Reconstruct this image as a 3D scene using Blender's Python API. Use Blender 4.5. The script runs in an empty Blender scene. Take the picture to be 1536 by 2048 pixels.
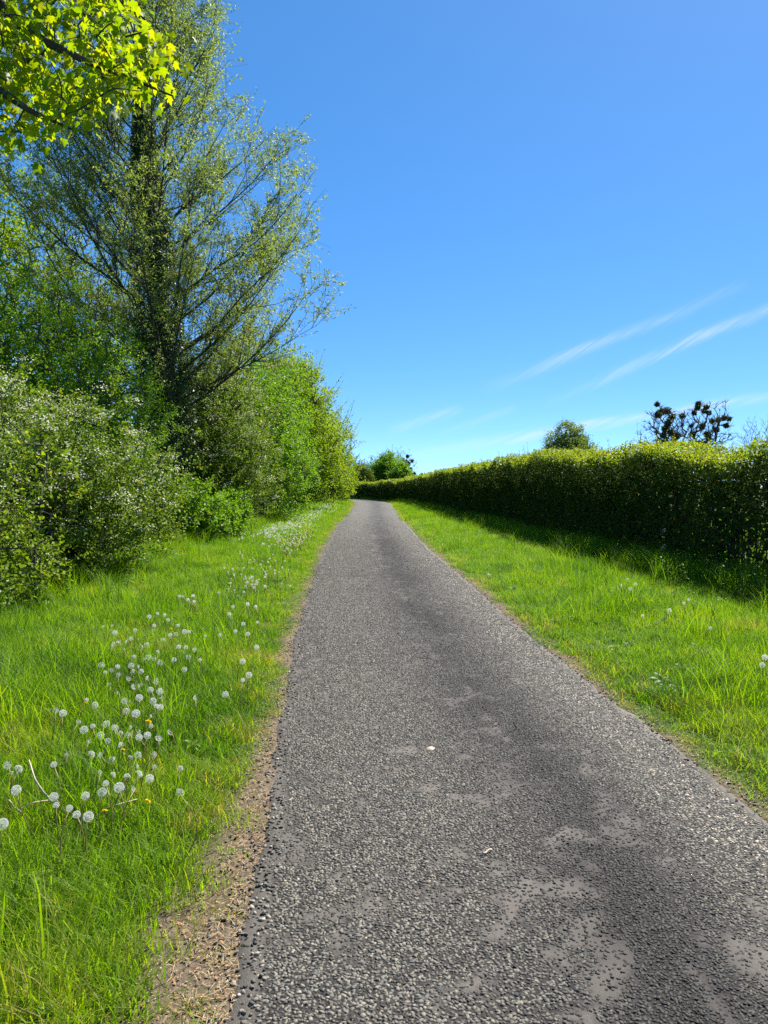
import bpy, math
import numpy as np
from mathutils import Vector

# ---------------------------------------------------------------- camera, sky, sun, exposure
sc = bpy.context.scene
COL = sc.collection
R = math.radians
CAM_H, F_PX, V_HOR = 1.6, 1479.0, 974.0
cam_d = bpy.data.cameras.new("camera")
cam = bpy.data.objects.new("camera", cam_d)
COL.objects.link(cam)
cam.location = (0, 0, CAM_H)
cam.rotation_euler = (R(90 - 1.94), 0, 0)
cam_d.sensor_fit = 'VERTICAL'
cam_d.sensor_height = 36.0
cam_d.lens = 26.0
cam_d.clip_start = 0.05
cam_d.clip_end = 3000
sc.camera = cam

SUN_AZ, SUN_EL = 37.0, 50.0          # azimuth clockwise from +Y
S = Vector((math.sin(R(SUN_AZ)) * math.cos(R(SUN_EL)), math.cos(R(SUN_AZ)) * math.cos(R(SUN_EL)), math.sin(R(SUN_EL))))
sun_d = bpy.data.lights.new("sun", 'SUN')
sun_d.energy = 5.0
sun_d.angle = R(0.53)
sun_d.color = (1.0, 0.955, 0.88)
sun = bpy.data.objects.new("sun", sun_d)
COL.objects.link(sun)
sun.rotation_euler = S.to_track_quat('Z', 'Y').to_euler()
sun.location = (20, 30, 40)

sc.view_settings.view_transform = 'Standard'
sc.view_settings.look = 'None'
sc.view_settings.gamma = 1.0
sc.view_settings.exposure = 1.25
sc.cycles.max_bounces = 6
sc.cycles.diffuse_bounces = 3
sc.cycles.glossy_bounces = 2
sc.cycles.transmission_bounces = 4
sc.cycles.sample_clamp_indirect = 6.0
sc.cycles.use_denoising = False


def ray(u, v):
    """world direction (per metre of depth along +Y) of a spot measured in the 1536x2048 photograph"""
    a = R(1.94)
    x = (u - 768) / F_PX
    z = (1024 - v) / F_PX
    d = np.array((x, math.cos(a) + z * math.sin(a), -math.sin(a) + z * math.cos(a)))
    return d / d[1]


def at(u, v, depth):
    return np.array((0, 0, CAM_H)) + ray(u, v) * depth


world = bpy.data.worlds.new("World")
sc.world = world
world.use_nodes = True
wt = world.node_tree
wt.nodes.clear()
W = wt.nodes.new


def wlink(a, b):
    wt.links.new(a, b)


sky = W('ShaderNodeTexSky')
sky.sky_type = 'NISHITA'
sky.sun_disc = False
sky.sun_elevation = R(SUN_EL)
sky.sun_rotation = R(SUN_AZ)
sky.altitude = 100
sky.air_density = 0.4
sky.dust_density = 0.08
sky.ozone_density = 2.0
bg = W('ShaderNodeBackground')
bg.inputs['Strength'].default_value = 0.15
out = W('ShaderNodeOutputWorld')
tc = W('ShaderNodeTexCoord')


def wmath(op, a, b=None, c=None, clamp=False):
    n = W('ShaderNodeMath')
    n.operation = op
    n.use_clamp = clamp
    for i, q in enumerate((a, b, c)):
        if q is None:
            continue
        if hasattr(q, 'links'):
            wlink(q, n.inputs[i])
        else:
            n.inputs[i].default_value = q
    return n.outputs[0]


def wdot(vec):
    n = W('ShaderNodeVectorMath')
    n.operation = 'DOT_PRODUCT'
    wlink(tc.outputs['Generated'], n.inputs[0])
    n.inputs[1].default_value = vec
    return n.outputs['Value']


def cirrus(p0, p1, halfw, strength, fade, seed):
    """one thin streak of high cloud along the great circle through two sky directions"""
    a = Vector(ray(*p0)).normalized()
    b = Vector(ray(*p1)).normalized()
    n = a.cross(b).normalized()
    mid = (a + b).normalized()
    tan = n.cross(mid).normalized()
    half = abs(math.atan2(b.dot(tan), b.dot(mid)))
    dt, dn = wdot(tan), wdot(n)

    def fibres(ft, fn, skew, detail):
        cb = W('ShaderNodeCombineXYZ')
        wlink(wmath('MULTIPLY', dt, ft), cb.inputs[0])
        wlink(wmath('ADD', wmath('MULTIPLY', dn, fn), wmath('MULTIPLY', dt, skew)), cb.inputs[1])
        cb.inputs[2].default_value = seed * 3.7
        nz = W('ShaderNodeTexNoise')
        nz.inputs['Scale'].default_value = 1.0
        nz.inputs['Detail'].default_value = detail
        nz.inputs['Roughness'].default_value = 0.62
        wlink(cb.outputs[0], nz.inputs['Vector'])
        return nz.outputs[0]
    wob = wmath('MULTIPLY', wmath('SUBTRACT', fibres(9, 20, 0, 3.0), 0.5), halfw * 2.6)
    dist = wmath('ADD', dn, wob)
    q = wmath('DIVIDE', dist, halfw)
    across = wmath('EXPONENT', wmath('MULTIPLY', wmath('MULTIPLY', q, q), -1.0))
    t = wmath('DIVIDE', dt, half)
    along = wmath('SUBTRACT', 1.0, wmath('POWER', wmath('ABSOLUTE', t), 3.0), clamp=True)
    ahead = wmath('GREATER_THAN', wdot(mid), 0.0)
    tex = wmath('MULTIPLY', wmath('ADD', wmath('MULTIPLY', fibres(14, 260, 60, 5.0), 2.2), -0.55, clamp=True), wmath('ADD', wmath('MULTIPLY', fibres(7, 30, 0, 3.0), 1.8), -0.35, clamp=True))
    m = wmath('MULTIPLY', wmath('MULTIPLY', across, along), wmath('MULTIPLY', tex, ahead))
    return wmath('MULTIPLY', m, strength)


bands = [cirrus((960, 785), (1500, 566), 0.0065, 0.55, 1, 1.0),
         cirrus((1080, 810), (1640, 578), 0.0060, 0.62, 1, 2.3),
         cirrus((800, 915), (1700, 765), 0.0062, 1.0, 1, 4.1),
         cirrus((770, 865), (930, 815), 0.0060, 0.5, 1, 5.2),
         cirrus((880, 865), (1040, 815), 0.0050, 0.4, 1, 6.7)]
tot = bands[0]
for b_ in bands[1:]:
    tot = wmath('ADD', tot, b_, clamp=True)
mixc = W('ShaderNodeMix')
mixc.data_type = 'RGBA'
wlink(tot, mixc.inputs['Factor'])
hsv = W('ShaderNodeHueSaturation')
hsv.inputs['Saturation'].default_value = 1.3
hsv.inputs['Value'].default_value = 1.0
wlink(sky.outputs[0], hsv.inputs['Color'])
gam = W('ShaderNodeGamma')
gam.inputs['Gamma'].default_value = 0.6
wlink(hsv.outputs[0], gam.inputs['Color'])
tintn = W('ShaderNodeMix')
tintn.data_type = 'RGBA'
tintn.blend_type = 'MULTIPLY'
tintn.inputs['Factor'].default_value = 1.0
tintn.inputs['B'].default_value = (0.73, 1.02, 1.32, 1)
wlink(gam.outputs[0], tintn.inputs['A'])
wlink(tintn.outputs['Result'], mixc.inputs['A'])
mixc.inputs['B'].default_value = (2.5, 2.8, 3.1, 1)
wlink(mixc.outputs['Result'], bg.inputs['Color'])
wlink(bg.outputs[0], out.inputs[0])

# ---------------------------------------------------------------- helpers
rng = np.random.default_rng(7)


def tag(o, label=None, cat=None, group=None, kind=None):
    if label:
        o['label'] = label
    if cat:
        o['category'] = cat
    if group:
        o['group'] = group
    if kind:
        o['kind'] = kind
    return o


def empty(name, loc):
    o = bpy.data.objects.new(name, None)
    o.empty_display_size = 0.2
    o.location = loc
    COL.objects.link(o)
    return o


def obj(name, me, parent=None, link=True):
    """parts are modelled in world space: undo the parent's place"""
    o = bpy.data.objects.new(name, me)
    if link:
        COL.objects.link(o)
    if parent is not None:
        o.parent = parent
        o.location = -Vector(parent.location)
    return o


def sub(name, me, part):
    """a piece of a part: the part already stands in world space"""
    o = bpy.data.objects.new(name, me)
    COL.objects.link(o)
    o.parent = part
    return o


def mesh(name, V, faces, mats, attrs=None, smooth=False, mi=None):
    """faces: list of int arrays (n,3)/(n,4); attrs: {name:(domain, array)}"""
    me = bpy.data.meshes.new(name)
    V = np.ascontiguousarray(V, dtype=np.float32)
    faces = [np.asarray(f, dtype=np.int32) for f in faces if len(f)]
    me.vertices.add(len(V))
    me.vertices.foreach_set('co', V.ravel())
    nl = sum(f.size for f in faces)
    nf = sum(len(f) for f in faces)
    me.loops.add(nl)
    me.loops.foreach_set('vertex_index', np.concatenate([f.ravel() for f in faces]) if faces else np.zeros(0, np.int32))
    me.polygons.add(nf)
    st, off = [], 0
    for f in faces:
        st.append(off + np.arange(len(f)) * f.shape[1])
        off += f.size
    me.polygons.foreach_set('loop_start', np.concatenate(st).astype(np.int32))
    if smooth:
        me.polygons.foreach_set('use_smooth', np.ones(nf, dtype=bool))
    for m in (mats if isinstance(mats, (list, tuple)) else [mats]):
        me.materials.append(m)
    if mi is not None:
        me.polygons.foreach_set('material_index', np.asarray(mi, dtype=np.int32))
    for k, (dom, arr) in (attrs or {}).items():
        a = me.attributes.new(k, 'FLOAT', dom)
        a.data.foreach_set('value', np.asarray(arr, dtype=np.float32))
    me.update(calc_edges=True)
    return me


def _hash(ix, iy, seed):
    h = (ix.astype(np.int64) * 374761393 + iy.astype(np.int64) * 668265263 + seed * 982451653) & 0x7fffffff
    h = ((h ^ (h >> 13)) * 1274126177) & 0x7fffffff
    return ((h ^ (h >> 16)) & 0xffff) / 65535.0


def vnoise(x, y, seed=0):
    x = np.asarray(x, float)
    y = np.asarray(y, float)
    ix, iy = np.floor(x), np.floor(y)
    fx, fy = x - ix, y - iy
    fx, fy = fx * fx * (3 - 2 * fx), fy * fy * (3 - 2 * fy)
    a = _hash(ix, iy, seed)
    b = _hash(ix + 1, iy, seed)
    c = _hash(ix, iy + 1, seed)
    d = _hash(ix + 1, iy + 1, seed)
    return (a * (1 - fx) + b * fx) * (1 - fy) + (c * (1 - fx) + d * fx) * fy


def fbm(x, y, seed=0, n=4):
    t, amp, s = 0.0, 0.5, 0.0
    for i in range(n):
        t = t + amp * vnoise(np.asarray(x) * 2 ** i, np.asarray(y) * 2 ** i, seed + i * 17)
        s += amp
        amp *= 0.5
    return t / s


def sstep(a, b, x):
    t = np.clip((np.asarray(x, float) - a) / (b - a), 0, 1)
    return t * t * (3 - 2 * t)


def unit(v):
    return v / np.maximum(np.linalg.norm(v, axis=-1, keepdims=True), 1e-9)


def rand_unit(n, r=None):
    r = r or rng
    return unit(r.normal(size=(n, 3)))


def tubes(P0, P1, R0, R1, n=5):
    P0, P1 = np.asarray(P0, float), np.asarray(P1, float)
    R0, R1 = np.asarray(R0, float), np.asarray(R1, float)
    A = unit(P1 - P0)
    ref = np.where(np.abs(A[:, 2:3]) > 0.9, np.array([[1.0, 0, 0]]), np.array([[0, 0, 1.0]]))
    U = unit(np.cross(A, ref))
    Vv = np.cross(A, U)
    ang = np.arange(n) * 2 * math.pi / n
    c, s = np.cos(ang)[None, :, None], np.sin(ang)[None, :, None]
    ring = U[:, None, :] * c + Vv[:, None, :] * s
    P1x = P1 + A * (R1[:, None] * 0.5)
    v0 = P0[:, None, :] + ring * R0[:, None, None]
    v1 = P1x[:, None, :] + ring * R1[:, None, None]
    V = np.concatenate([v0, v1], axis=1).reshape(-1, 3)
    m = len(P0)
    base = (np.arange(m) * 2 * n)[:, None]
    i = np.arange(n)[None, :]
    j = (np.arange(n)[None, :] + 1) % n
    F = np.stack([base + i, base + j, base + n + j, base + n + i], axis=-1).reshape(-1, 4)
    return V, F


def polytube(pts, rad, n=8):
    """one continuous smooth tube through points"""
    pts = np.asarray(pts, float)
    rad = np.asarray(rad, float)
    T = np.gradient(pts, axis=0)
    T = unit(T)
    ref = np.array([1.0, 0, 0]) if abs(T[0][2]) > 0.8 else np.array([0, 0, 1.0])
    U = unit(np.cross(T, ref))
    Vv = np.cross(T, U)
    ang = np.arange(n) * 2 * math.pi / n
    V = (pts[:, None] + (U[:, None] * np.cos(ang)[None, :, None] + Vv[:, None] * np.sin(ang)[None, :, None]) * rad[:, None, None]).reshape(-1, 3)
    k = len(pts)
    F = []
    for a in range(k - 1):
        for i in range(n):
            F.append((a * n + i, a * n + (i + 1) % n, (a + 1) * n + (i + 1) % n, (a + 1) * n + i))
    V = np.vstack([V, pts[:1], pts[-1:]])
    c0, c1 = k * n, k * n + 1
    T3 = [(c0, (i + 1) % n, i) for i in range(n)] + [(c1, (k - 1) * n + i, (k - 1) * n + (i + 1) % n) for i in range(n)]
    return V, np.array(F), np.array(T3)


def leaf_quads(P, A, N, L, Wd, fold=0.15, belly=0.45):
    A = unit(A)
    Sd = unit(np.cross(A, N))
    N = np.cross(Sd, A)
    L = np.asarray(L)[:, None]
    Wd = np.asarray(Wd)[:, None]
    b = P
    t = P + A * L - N * (L * 0.12)
    m = P + A * L * belly + N * Wd * fold
    l = m + Sd * Wd * 0.5
    r = m - Sd * Wd * 0.5
    V = np.stack([b, r, t, l], axis=1).reshape(-1, 3)
    F = np.arange(len(P) * 4).reshape(-1, 4)
    return V, F


def join(parts):
    """[(V, F)...] -> one V, F (all faces same size)"""
    Vs, Fs, o = [], [], 0
    for v, f in parts:
        Vs.append(v)
        Fs.append(np.asarray(f) + o)
        o += len(v)
    return np.vstack(Vs), np.vstack(Fs)


# ---------------------------------------------------------------- materials
def new_mat(name):
    m = bpy.data.materials.new(name)
    m.use_nodes = True
    nt = m.node_tree
    nt.nodes.clear()
    o = nt.nodes.new('ShaderNodeOutputMaterial')
    return m, nt, o


def ramp(nt, stops):
    n = nt.nodes.new('ShaderNodeValToRGB')
    e = n.color_ramp.elements
    while len(e) < len(stops):
        e.new(0.5)
    for i, (p, c) in enumerate(stops):
        e[i].position = p
        e[i].color = (*c, 1)
    return n


def leaf_mat(name, stops, trans=0.45, tcol=(1.25, 1.35, 0.5), rough=0.45, spec=0.5, attr='rnd', atype='GEOMETRY'):
    m, nt, o = new_mat(name)
    at_ = nt.nodes.new('ShaderNodeAttribute')
    at_.attribute_name = attr
    at_.attribute_type = atype
    rp = ramp(nt, stops)
    if atype == 'INSTANCER':
        a2 = nt.nodes.new('ShaderNodeAttribute')
        a2.attribute_name = 'rnd'
        ad = nt.nodes.new('ShaderNodeMath')
        ad.operation = 'MULTIPLY_ADD'
        nt.links.new(a2.outputs['Fac'], ad.inputs[0])
        ad.inputs[1].default_value = 0.36
        nt.links.new(at_.outputs['Fac'], ad.inputs[2])
        sb = nt.nodes.new('ShaderNodeMath')
        sb.operation = 'SUBTRACT'
        nt.links.new(ad.outputs[0], sb.inputs[0])
        sb.inputs[1].default_value = 0.18
        nt.links.new(sb.outputs[0], rp.inputs[0])
    else:
        nt.links.new(at_.outputs['Fac'], rp.inputs[0])
    p = nt.nodes.new('ShaderNodeBsdfPrincipled')
    p.inputs['Roughness'].default_value = rough
    p.inputs['Specular IOR Level'].default_value = spec
    nt.links.new(rp.outputs[0], p.inputs['Base Color'])
    mul = nt.nodes.new('ShaderNodeMix')
    mul.data_type = 'RGBA'
    mul.blend_type = 'MULTIPLY'
    mul.inputs['Factor'].default_value = 1
    nt.links.new(rp.outputs[0], mul.inputs['A'])
    mul.inputs['B'].default_value = (*tcol, 1)
    tr = nt.nodes.new('ShaderNodeBsdfTranslucent')
    nt.links.new(mul.outputs['Result'], tr.inputs['Color'])
    mx = nt.nodes.new('ShaderNodeMixShader')
    mx.inputs[0].default_value = trans
    nt.links.new(p.outputs[0], mx.inputs[1])
    nt.links.new(tr.outputs[0], mx.inputs[2])
    nt.links.new(mx.outputs[0], o.inputs[0])
    return m


def plain_mat(name, c1, c2=None, scale=20.0, rough=0.8, bump=0.0, spec=0.3, stretch=(1, 1, 1), trans=0.0):
    m, nt, o = new_mat(name)
    p = nt.nodes.new('ShaderNodeBsdfPrincipled')
    p.inputs['Roughness'].default_value = rough
    p.inputs['Specular IOR Level'].default_value = spec
    if c2 is None:
        c2 = tuple(x * 0.7 for x in c1)
    tcn = nt.nodes.new('ShaderNodeTexCoord')
    mp = nt.nodes.new('ShaderNodeMapping')
    mp.inputs['Scale'].default_value = stretch
    nz = nt.nodes.new('ShaderNodeTexNoise')
    nz.inputs['Scale'].default_value = scale
    nz.inputs['Detail'].default_value = 6
    nt.links.new(tcn.outputs['Object'], mp.inputs[0])
    nt.links.new(mp.outputs[0], nz.inputs['Vector'])
    rp = ramp(nt, [(0.32, c2), (0.68, c1)])
    nt.links.new(nz.outputs[0], rp.inputs[0])
    nt.links.new(rp.outputs[0], p.inputs['Base Color'])
    if bump:
        b = nt.nodes.new('ShaderNodeBump')
        b.inputs['Strength'].default_value = bump
        b.inputs['Distance'].default_value = 0.02
        nt.links.new(nz.outputs[0], b.inputs['Height'])
        nt.links.new(b.outputs[0], p.inputs['Normal'])
    if trans:
        tr = nt.nodes.new('ShaderNodeBsdfTranslucent')
        nt.links.new(rp.outputs[0], tr.inputs['Color'])
        mx = nt.nodes.new('ShaderNodeMixShader')
        mx.inputs[0].default_value = trans
        nt.links.new(p.outputs[0], mx.inputs[1])
        nt.links.new(tr.outputs[0], mx.inputs[2])
        nt.links.new(mx.outputs[0], o.inputs[0])
    else:
        nt.links.new(p.outputs[0], o.inputs[0])
    return m


M = {}
M['grass'] = leaf_mat('grass_blade', [(0.0, (0.030, 0.082, 0.008)), (0.35, (0.105, 0.215, 0.008)), (0.8, (0.225, 0.315, 0.010)), (0.93, (0.25, 0.24, 0.045)), (1.0, (0.36, 0.26, 0.11))],
                      trans=0.56, tcol=(1.45, 1.55, 0.3), rough=0.55, spec=0.22, attr='tint', atype='INSTANCER')
M['bark'] = plain_mat('bark', (0.10, 0.085, 0.065), (0.045, 0.038, 0.03), scale=14, rough=1.06, bump=0.6, stretch=(1, 1, 0.25))
M['twig'] = plain_mat('twig_bark', (0.085, 0.07, 0.05), (0.05, 0.04, 0.03), scale=30, rough=1.01)
M['grey_twig'] = plain_mat('grey_twig', (0.17, 0.14, 0.12), (0.10, 0.085, 0.08), scale=10, rough=1.01)
M['willow'] = leaf_mat('willow_leaf', [(0, (0.13, 0.19, 0.05)), (0.6, (0.21, 0.275, 0.065)), (1, (0.30, 0.345, 0.11))], trans=0.5, tcol=(1.35, 1.35, 0.6), rough=0.5, spec=0.3)
M['ivy'] = leaf_mat('ivy_leaf', [(0, (0.035, 0.065, 0.016)), (1, (0.10, 0.145, 0.030))], trans=0.25, rough=0.45, spec=0.3)
M['hawthorn'] = leaf_mat('hawthorn_leaf', [(0, (0.0900, 0.1521, 0.0146)), (0.6, (0.1499, 0.2236, 0.0188)), (0.95, (0.2398, 0.2861, 0.0261)), (1, (0.3397, 0.2325, 0.0314))], trans=0.4, tcol=(1.25, 1.3, 0.55), rough=0.51, spec=0.28)
M['shrub'] = leaf_mat('shrub_leaf', [(0, (0.1011, 0.2041, 0.0125)), (0.6, (0.1718, 0.3013, 0.0157)), (0.96, (0.2629, 0.3693, 0.0261)), (1, (0.3842, 0.2333, 0.0314))], trans=0.45, tcol=(1.25, 1.35, 0.5), rough=0.54, spec=0.25)
M['field_maple'] = leaf_mat('field_maple_leaf', [(0, (0.1330, 0.2263, 0.0104)), (0.6, (0.2147, 0.3111, 0.0125)), (1, (0.3478, 0.3582, 0.0209))], trans=0.5, tcol=(1.3, 1.3, 0.45), rough=0.56, spec=0.23)
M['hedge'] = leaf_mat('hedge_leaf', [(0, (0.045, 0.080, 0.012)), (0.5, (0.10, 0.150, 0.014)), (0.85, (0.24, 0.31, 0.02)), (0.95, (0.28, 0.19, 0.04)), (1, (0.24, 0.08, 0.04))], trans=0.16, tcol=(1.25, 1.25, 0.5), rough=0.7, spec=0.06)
M['hedge_young_lit'] = leaf_mat('sunlit_young_hedge_leaf', [(0, (0.0960, 0.1700, 0.0135)), (0.5, (0.1840, 0.2635, 0.0162)), (0.85, (0.2880, 0.3230, 0.0225)), (0.95, (0.2880, 0.1870, 0.0450)), (1, (0.2240, 0.0765, 0.0405))], trans=0.48, tcol=(1.3, 1.3, 0.45), rough=0.55, spec=0.25)  # young leaves, colour and translucency raised to paint the sunlit hedge top
M['maple'] = leaf_mat('maple_leaf', [(0, (0.10, 0.19, 0.006)), (0.5, (0.18, 0.26, 0.007)), (1, (0.27, 0.31, 0.010))], trans=0.62, tcol=(1.75, 1.62, 0.3), rough=0.5, spec=0.25)
M['oak'] = leaf_mat('oak_leaf', [(0, (0.085, 0.15, 0.030)), (1, (0.20, 0.25, 0.05))], trans=0.42, rough=0.55, spec=0.25)
M['mistletoe'] = leaf_mat('mistletoe_leaf', [(0, (0.045, 0.048, 0.026)), (1, (0.12, 0.115, 0.05))], trans=0.2, rough=0.66)
M['weed'] = leaf_mat('weed_leaf', [(0, (0.0675, 0.1350, 0.0132)), (0.6, (0.1125, 0.2025, 0.0154)), (1, (0.1800, 0.2700, 0.0220))], trans=0.42, tcol=(1.2, 1.3, 0.5), rough=0.51, spec=0.25)
M['weed_i'] = leaf_mat('weed_leaf_scattered', [(0, (0.0675, 0.1350, 0.0132)), (0.6, (0.1125, 0.2025, 0.0154)), (1, (0.1800, 0.2700, 0.0220))], trans=0.42, tcol=(1.2, 1.3, 0.5), rough=0.51, spec=0.25, attr='tint', atype='INSTANCER')
M['blossom'] = plain_mat('blossom_petal', (0.76, 0.74, 0.60), (0.62, 0.62, 0.44), scale=8, rough=0.6, trans=0.4)
M['pappus'] = plain_mat('dandelion_pappus', (0.80, 0.80, 0.77), (0.72, 0.72, 0.68), scale=8, rough=0.6, trans=0.5)
M['dand_core'] = plain_mat('dandelion_core', (0.20, 0.17, 0.09), (0.12, 0.10, 0.06), scale=90, rough=0.8)
M['dand_stem'] = plain_mat('dandelion_stem', (0.30, 0.27, 0.08), (0.24, 0.17, 0.07), scale=8, rough=0.45, trans=0.3)
M['dand_yellow'] = plain_mat('dandelion_yellow', (0.86, 0.66, 0.010), (0.80, 0.54, 0.008), scale=60, rough=0.6, trans=0.3)
M['straw'] = plain_mat('dry_straw', (0.42, 0.33, 0.19), (0.30, 0.21, 0.11), scale=30, rough=0.8)
M['dry_leaf'] = plain_mat('dry_leaf', (0.36, 0.20, 0.09), (0.20, 0.11, 0.05), scale=30, rough=0.8)
M['wood_pale'] = plain_mat('pale_wood', (0.60, 0.50, 0.38), (0.40, 0.30, 0.20), scale=40, rough=0.8)
M['metal_green'] = plain_mat('green_painted_steel', (0.03, 0.06, 0.05), (0.02, 0.04, 0.035), scale=20, rough=0.5)
M['wire'] = plain_mat('galvanised_wire', (0.25, 0.27, 0.28), (0.18, 0.2, 0.2), scale=20, rough=0.4)


def chip_mat():
    m, nt, o = new_mat('stone_chip')
    a = nt.nodes.new('ShaderNodeAttribute')
    a.attribute_type = 'INSTANCER'
    a.attribute_name = 'tint'
    oi = nt.nodes.new('ShaderNodeObjectInfo')
    add = nt.nodes.new('ShaderNodeMath')
    add.operation = 'MAXIMUM'
    nt.links.new(a.outputs['Fac'], add.inputs[0])
    ml = nt.nodes.new('ShaderNodeMath')
    ml.operation = 'MULTIPLY'
    nt.links.new(oi.outputs['Alpha'], ml.inputs[0])
    ml.inputs[1].default_value = 0.0
    add.inputs[1].default_value = 0.0
    rp = ramp(nt, [(0, (0.018, 0.016, 0.014)), (0.3, (0.090, 0.081, 0.064)), (0.65, (0.172, 0.156, 0.121)), (0.9, (0.26, 0.222, 0.168)), (1, (0.42, 0.35, 0.27))])
    nt.links.new(add.outputs[0], rp.inputs[0])
    p = nt.nodes.new('ShaderNodeBsdfPrincipled')
    p.inputs['Roughness'].default_value = 0.7
    p.inputs['Specular IOR Level'].default_value = 0.25
    nt.links.new(rp.outputs[0], p.inputs['Base Color'])
    nt.links.new(p.outputs[0], o.inputs[0])
    return m


M['chip'] = chip_mat()


def stone_mat(name, c, rough=0.72):
    return plain_mat(name, c, tuple(x * 0.75 for x in c), scale=120, rough=rough, spec=0.18)


STONES = [stone_mat('grey_stone', (0.125, 0.12, 0.104)), stone_mat('green_grey_stone', (0.165, 0.16, 0.13)),
          stone_mat('brown_stone', (0.21, 0.18, 0.14)), stone_mat('dark_stone', (0.055, 0.055, 0.05))]


def road_mat():
    m, nt, o = new_mat('worn_chip_seal')
    N = nt.nodes.new
    L = nt.links.new
    geo = N('ShaderNodeNewGeometry')

    def attr(nm):
        a = N('ShaderNodeAttribute')
        a.attribute_name = nm
        return a.outputs['Fac']
    bald, damp, bedded = attr('bald'), attr('dark'), attr('bedded')
    vo = N('ShaderNodeTexVoronoi')
    vo.voronoi_dimensions = '2D'
    vo.inputs['Scale'].default_value = 66
    L(geo.outputs['Position'], vo.inputs['Vector'])
    cellv = N('ShaderNodeSeparateColor')
    L(vo.outputs['Color'], cellv.inputs[0])
    chipc = ramp(nt, [(0, (0.045, 0.042, 0.037)), (0.4, (0.09, 0.084, 0.070)), (0.75, (0.165, 0.155, 0.13)), (1, (0.25, 0.22, 0.18))])
    L(cellv.outputs[0], chipc.inputs[0])
    gap = ramp(nt, [(0.0, (1, 1, 1)), (0.55, (0.75, 0.75, 0.75)), (0.8, (0.22, 0.22, 0.22))])
    L(vo.outputs['Distance'], gap.inputs[0])
    # distance is in scaled units
    chip = N('ShaderNodeMix')
    chip.data_type = 'RGBA'
    chip.blend_type = 'MULTIPLY'
    chip.inputs['Factor'].default_value = 1
    L(chipc.outputs[0], chip.inputs['A'])
    L(gap.outputs[0], chip.inputs['B'])
    nz = N('ShaderNodeTexNoise')
    nz.inputs['Scale'].default_value = 320
    nz.inputs['Detail'].default_value = 3
    L(geo.outputs['Position'], nz.inputs['Vector'])
    nzl = N('ShaderNodeTexNoise')
    nzl.inputs['Scale'].default_value = 2.2
    nzl.inputs['Detail'].default_value = 5
    L(geo.outputs['Position'], nzl.inputs['Vector'])
    bit = ramp(nt, [(0.3, (0.070, 0.060, 0.049)), (0.52, (0.128, 0.112, 0.094)), (0.75, (0.23, 0.20, 0.17))])
    L(nz.outputs[0], bit.inputs[0])
    v2 = N('ShaderNodeTexVoronoi')
    v2.voronoi_dimensions = '2D'
    v2.inputs['Scale'].default_value = 60
    L(geo.outputs['Position'], v2.inputs['Vector'])
    s2 = N('ShaderNodeSeparateColor')
    L(v2.outputs['Color'], s2.inputs[0])
    few = N('ShaderNodeMath')
    few.operation = 'GREATER_THAN'
    L(s2.outputs[0], few.inputs[0])
    few.inputs[1].default_value = 0.72
    hole = ramp(nt, [(0.25, (1, 1, 1)), (0.42, (0, 0, 0))])
    L(v2.outputs['Distance'], hole.inputs[0])
    hm = N('ShaderNodeMath')
    hm.operation = 'MULTIPLY'
    L(few.outputs[0], hm.inputs[0])
    L(hole.outputs[0], hm.inputs[1])
    bm_ = N('ShaderNodeMix')
    bm_.data_type = 'RGBA'
    L(hm.outputs[0], bm_.inputs['Factor'])
    L(bit.outputs[0], bm_.inputs['A'])
    bm_.inputs['B'].default_value = (0.018, 0.016, 0.015, 1)
    # where the stones lie as stones of their own only the black binder between them is left to show
    bed = N('ShaderNodeMix')
    bed.data_type = 'RGBA'
    L(bedded, bed.inputs['Factor'])
    L(chip.outputs['Result'], bed.inputs['A'])
    bed.inputs['B'].default_value = (0.030, 0.026, 0.022, 1)
    mix = N('ShaderNodeMix')
    mix.data_type = 'RGBA'
    L(bald, mix.inputs['Factor'])
    L(bed.outputs['Result'], mix.inputs['A'])
    L(bm_.outputs['Result'], mix.inputs['B'])
    # stain of the band between the wheel tracks, patchy
    st = N('ShaderNodeMath')
    st.operation = 'MULTIPLY'
    L(damp, st.inputs[0])
    nr = N('ShaderNodeMapRange')
    nr.inputs[1].default_value = 0.2
    nr.inputs[2].default_value = 0.55
    L(nzl.outputs[0], nr.inputs[0])
    L(nr.outputs[0], st.inputs[1])
    dk = N('ShaderNodeMix')
    dk.data_type = 'RGBA'
    dk.blend_type = 'MULTIPLY'
    L(st.outputs[0], dk.inputs['Factor'])
    L(mix.outputs['Result'], dk.inputs['A'])
    dk.inputs['B'].default_value = (0.42, 0.41, 0.42, 1)
    p = N('ShaderNodeBsdfPrincipled')
    p.inputs['Roughness'].default_value = 0.75
    p.inputs['Specular IOR Level'].default_value = 0.2
    L(dk.outputs['Result'], p.inputs['Base Color'])
    inv = N('ShaderNodeMath')
    inv.operation = 'MULTIPLY_ADD'
    L(vo.outputs['Distance'], inv.inputs[0])
    inv.inputs[1].default_value = -1.0
    inv.inputs[2].default_value = 1.0
    one = N('ShaderNodeMath')
    one.operation = 'SUBTRACT'
    one.inputs[0].default_value = 1.0
    L(bald, one.inputs[1])
    hh = N('ShaderNodeMath')
    hh.operation = 'MULTIPLY'
    L(inv.outputs[0], hh.inputs[0])
    L(one.outputs[0], hh.inputs[1])
    h2 = N('ShaderNodeMath')
    h2.operation = 'MULTIPLY_ADD'
    L(nz.outputs[0], h2.inputs[0])
    h2.inputs[1].default_value = 0.35
    L(hh.outputs[0], h2.inputs[2])
    b = N('ShaderNodeBump')
    b.inputs['Strength'].default_value = 0.8
    b.inputs['Distance'].default_value = 0.008
    L(h2.outputs[0], b.inputs['Height'])
    L(b.outputs[0], p.inputs['Normal'])
    L(p.outputs[0], o.inputs[0])
    return m


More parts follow.
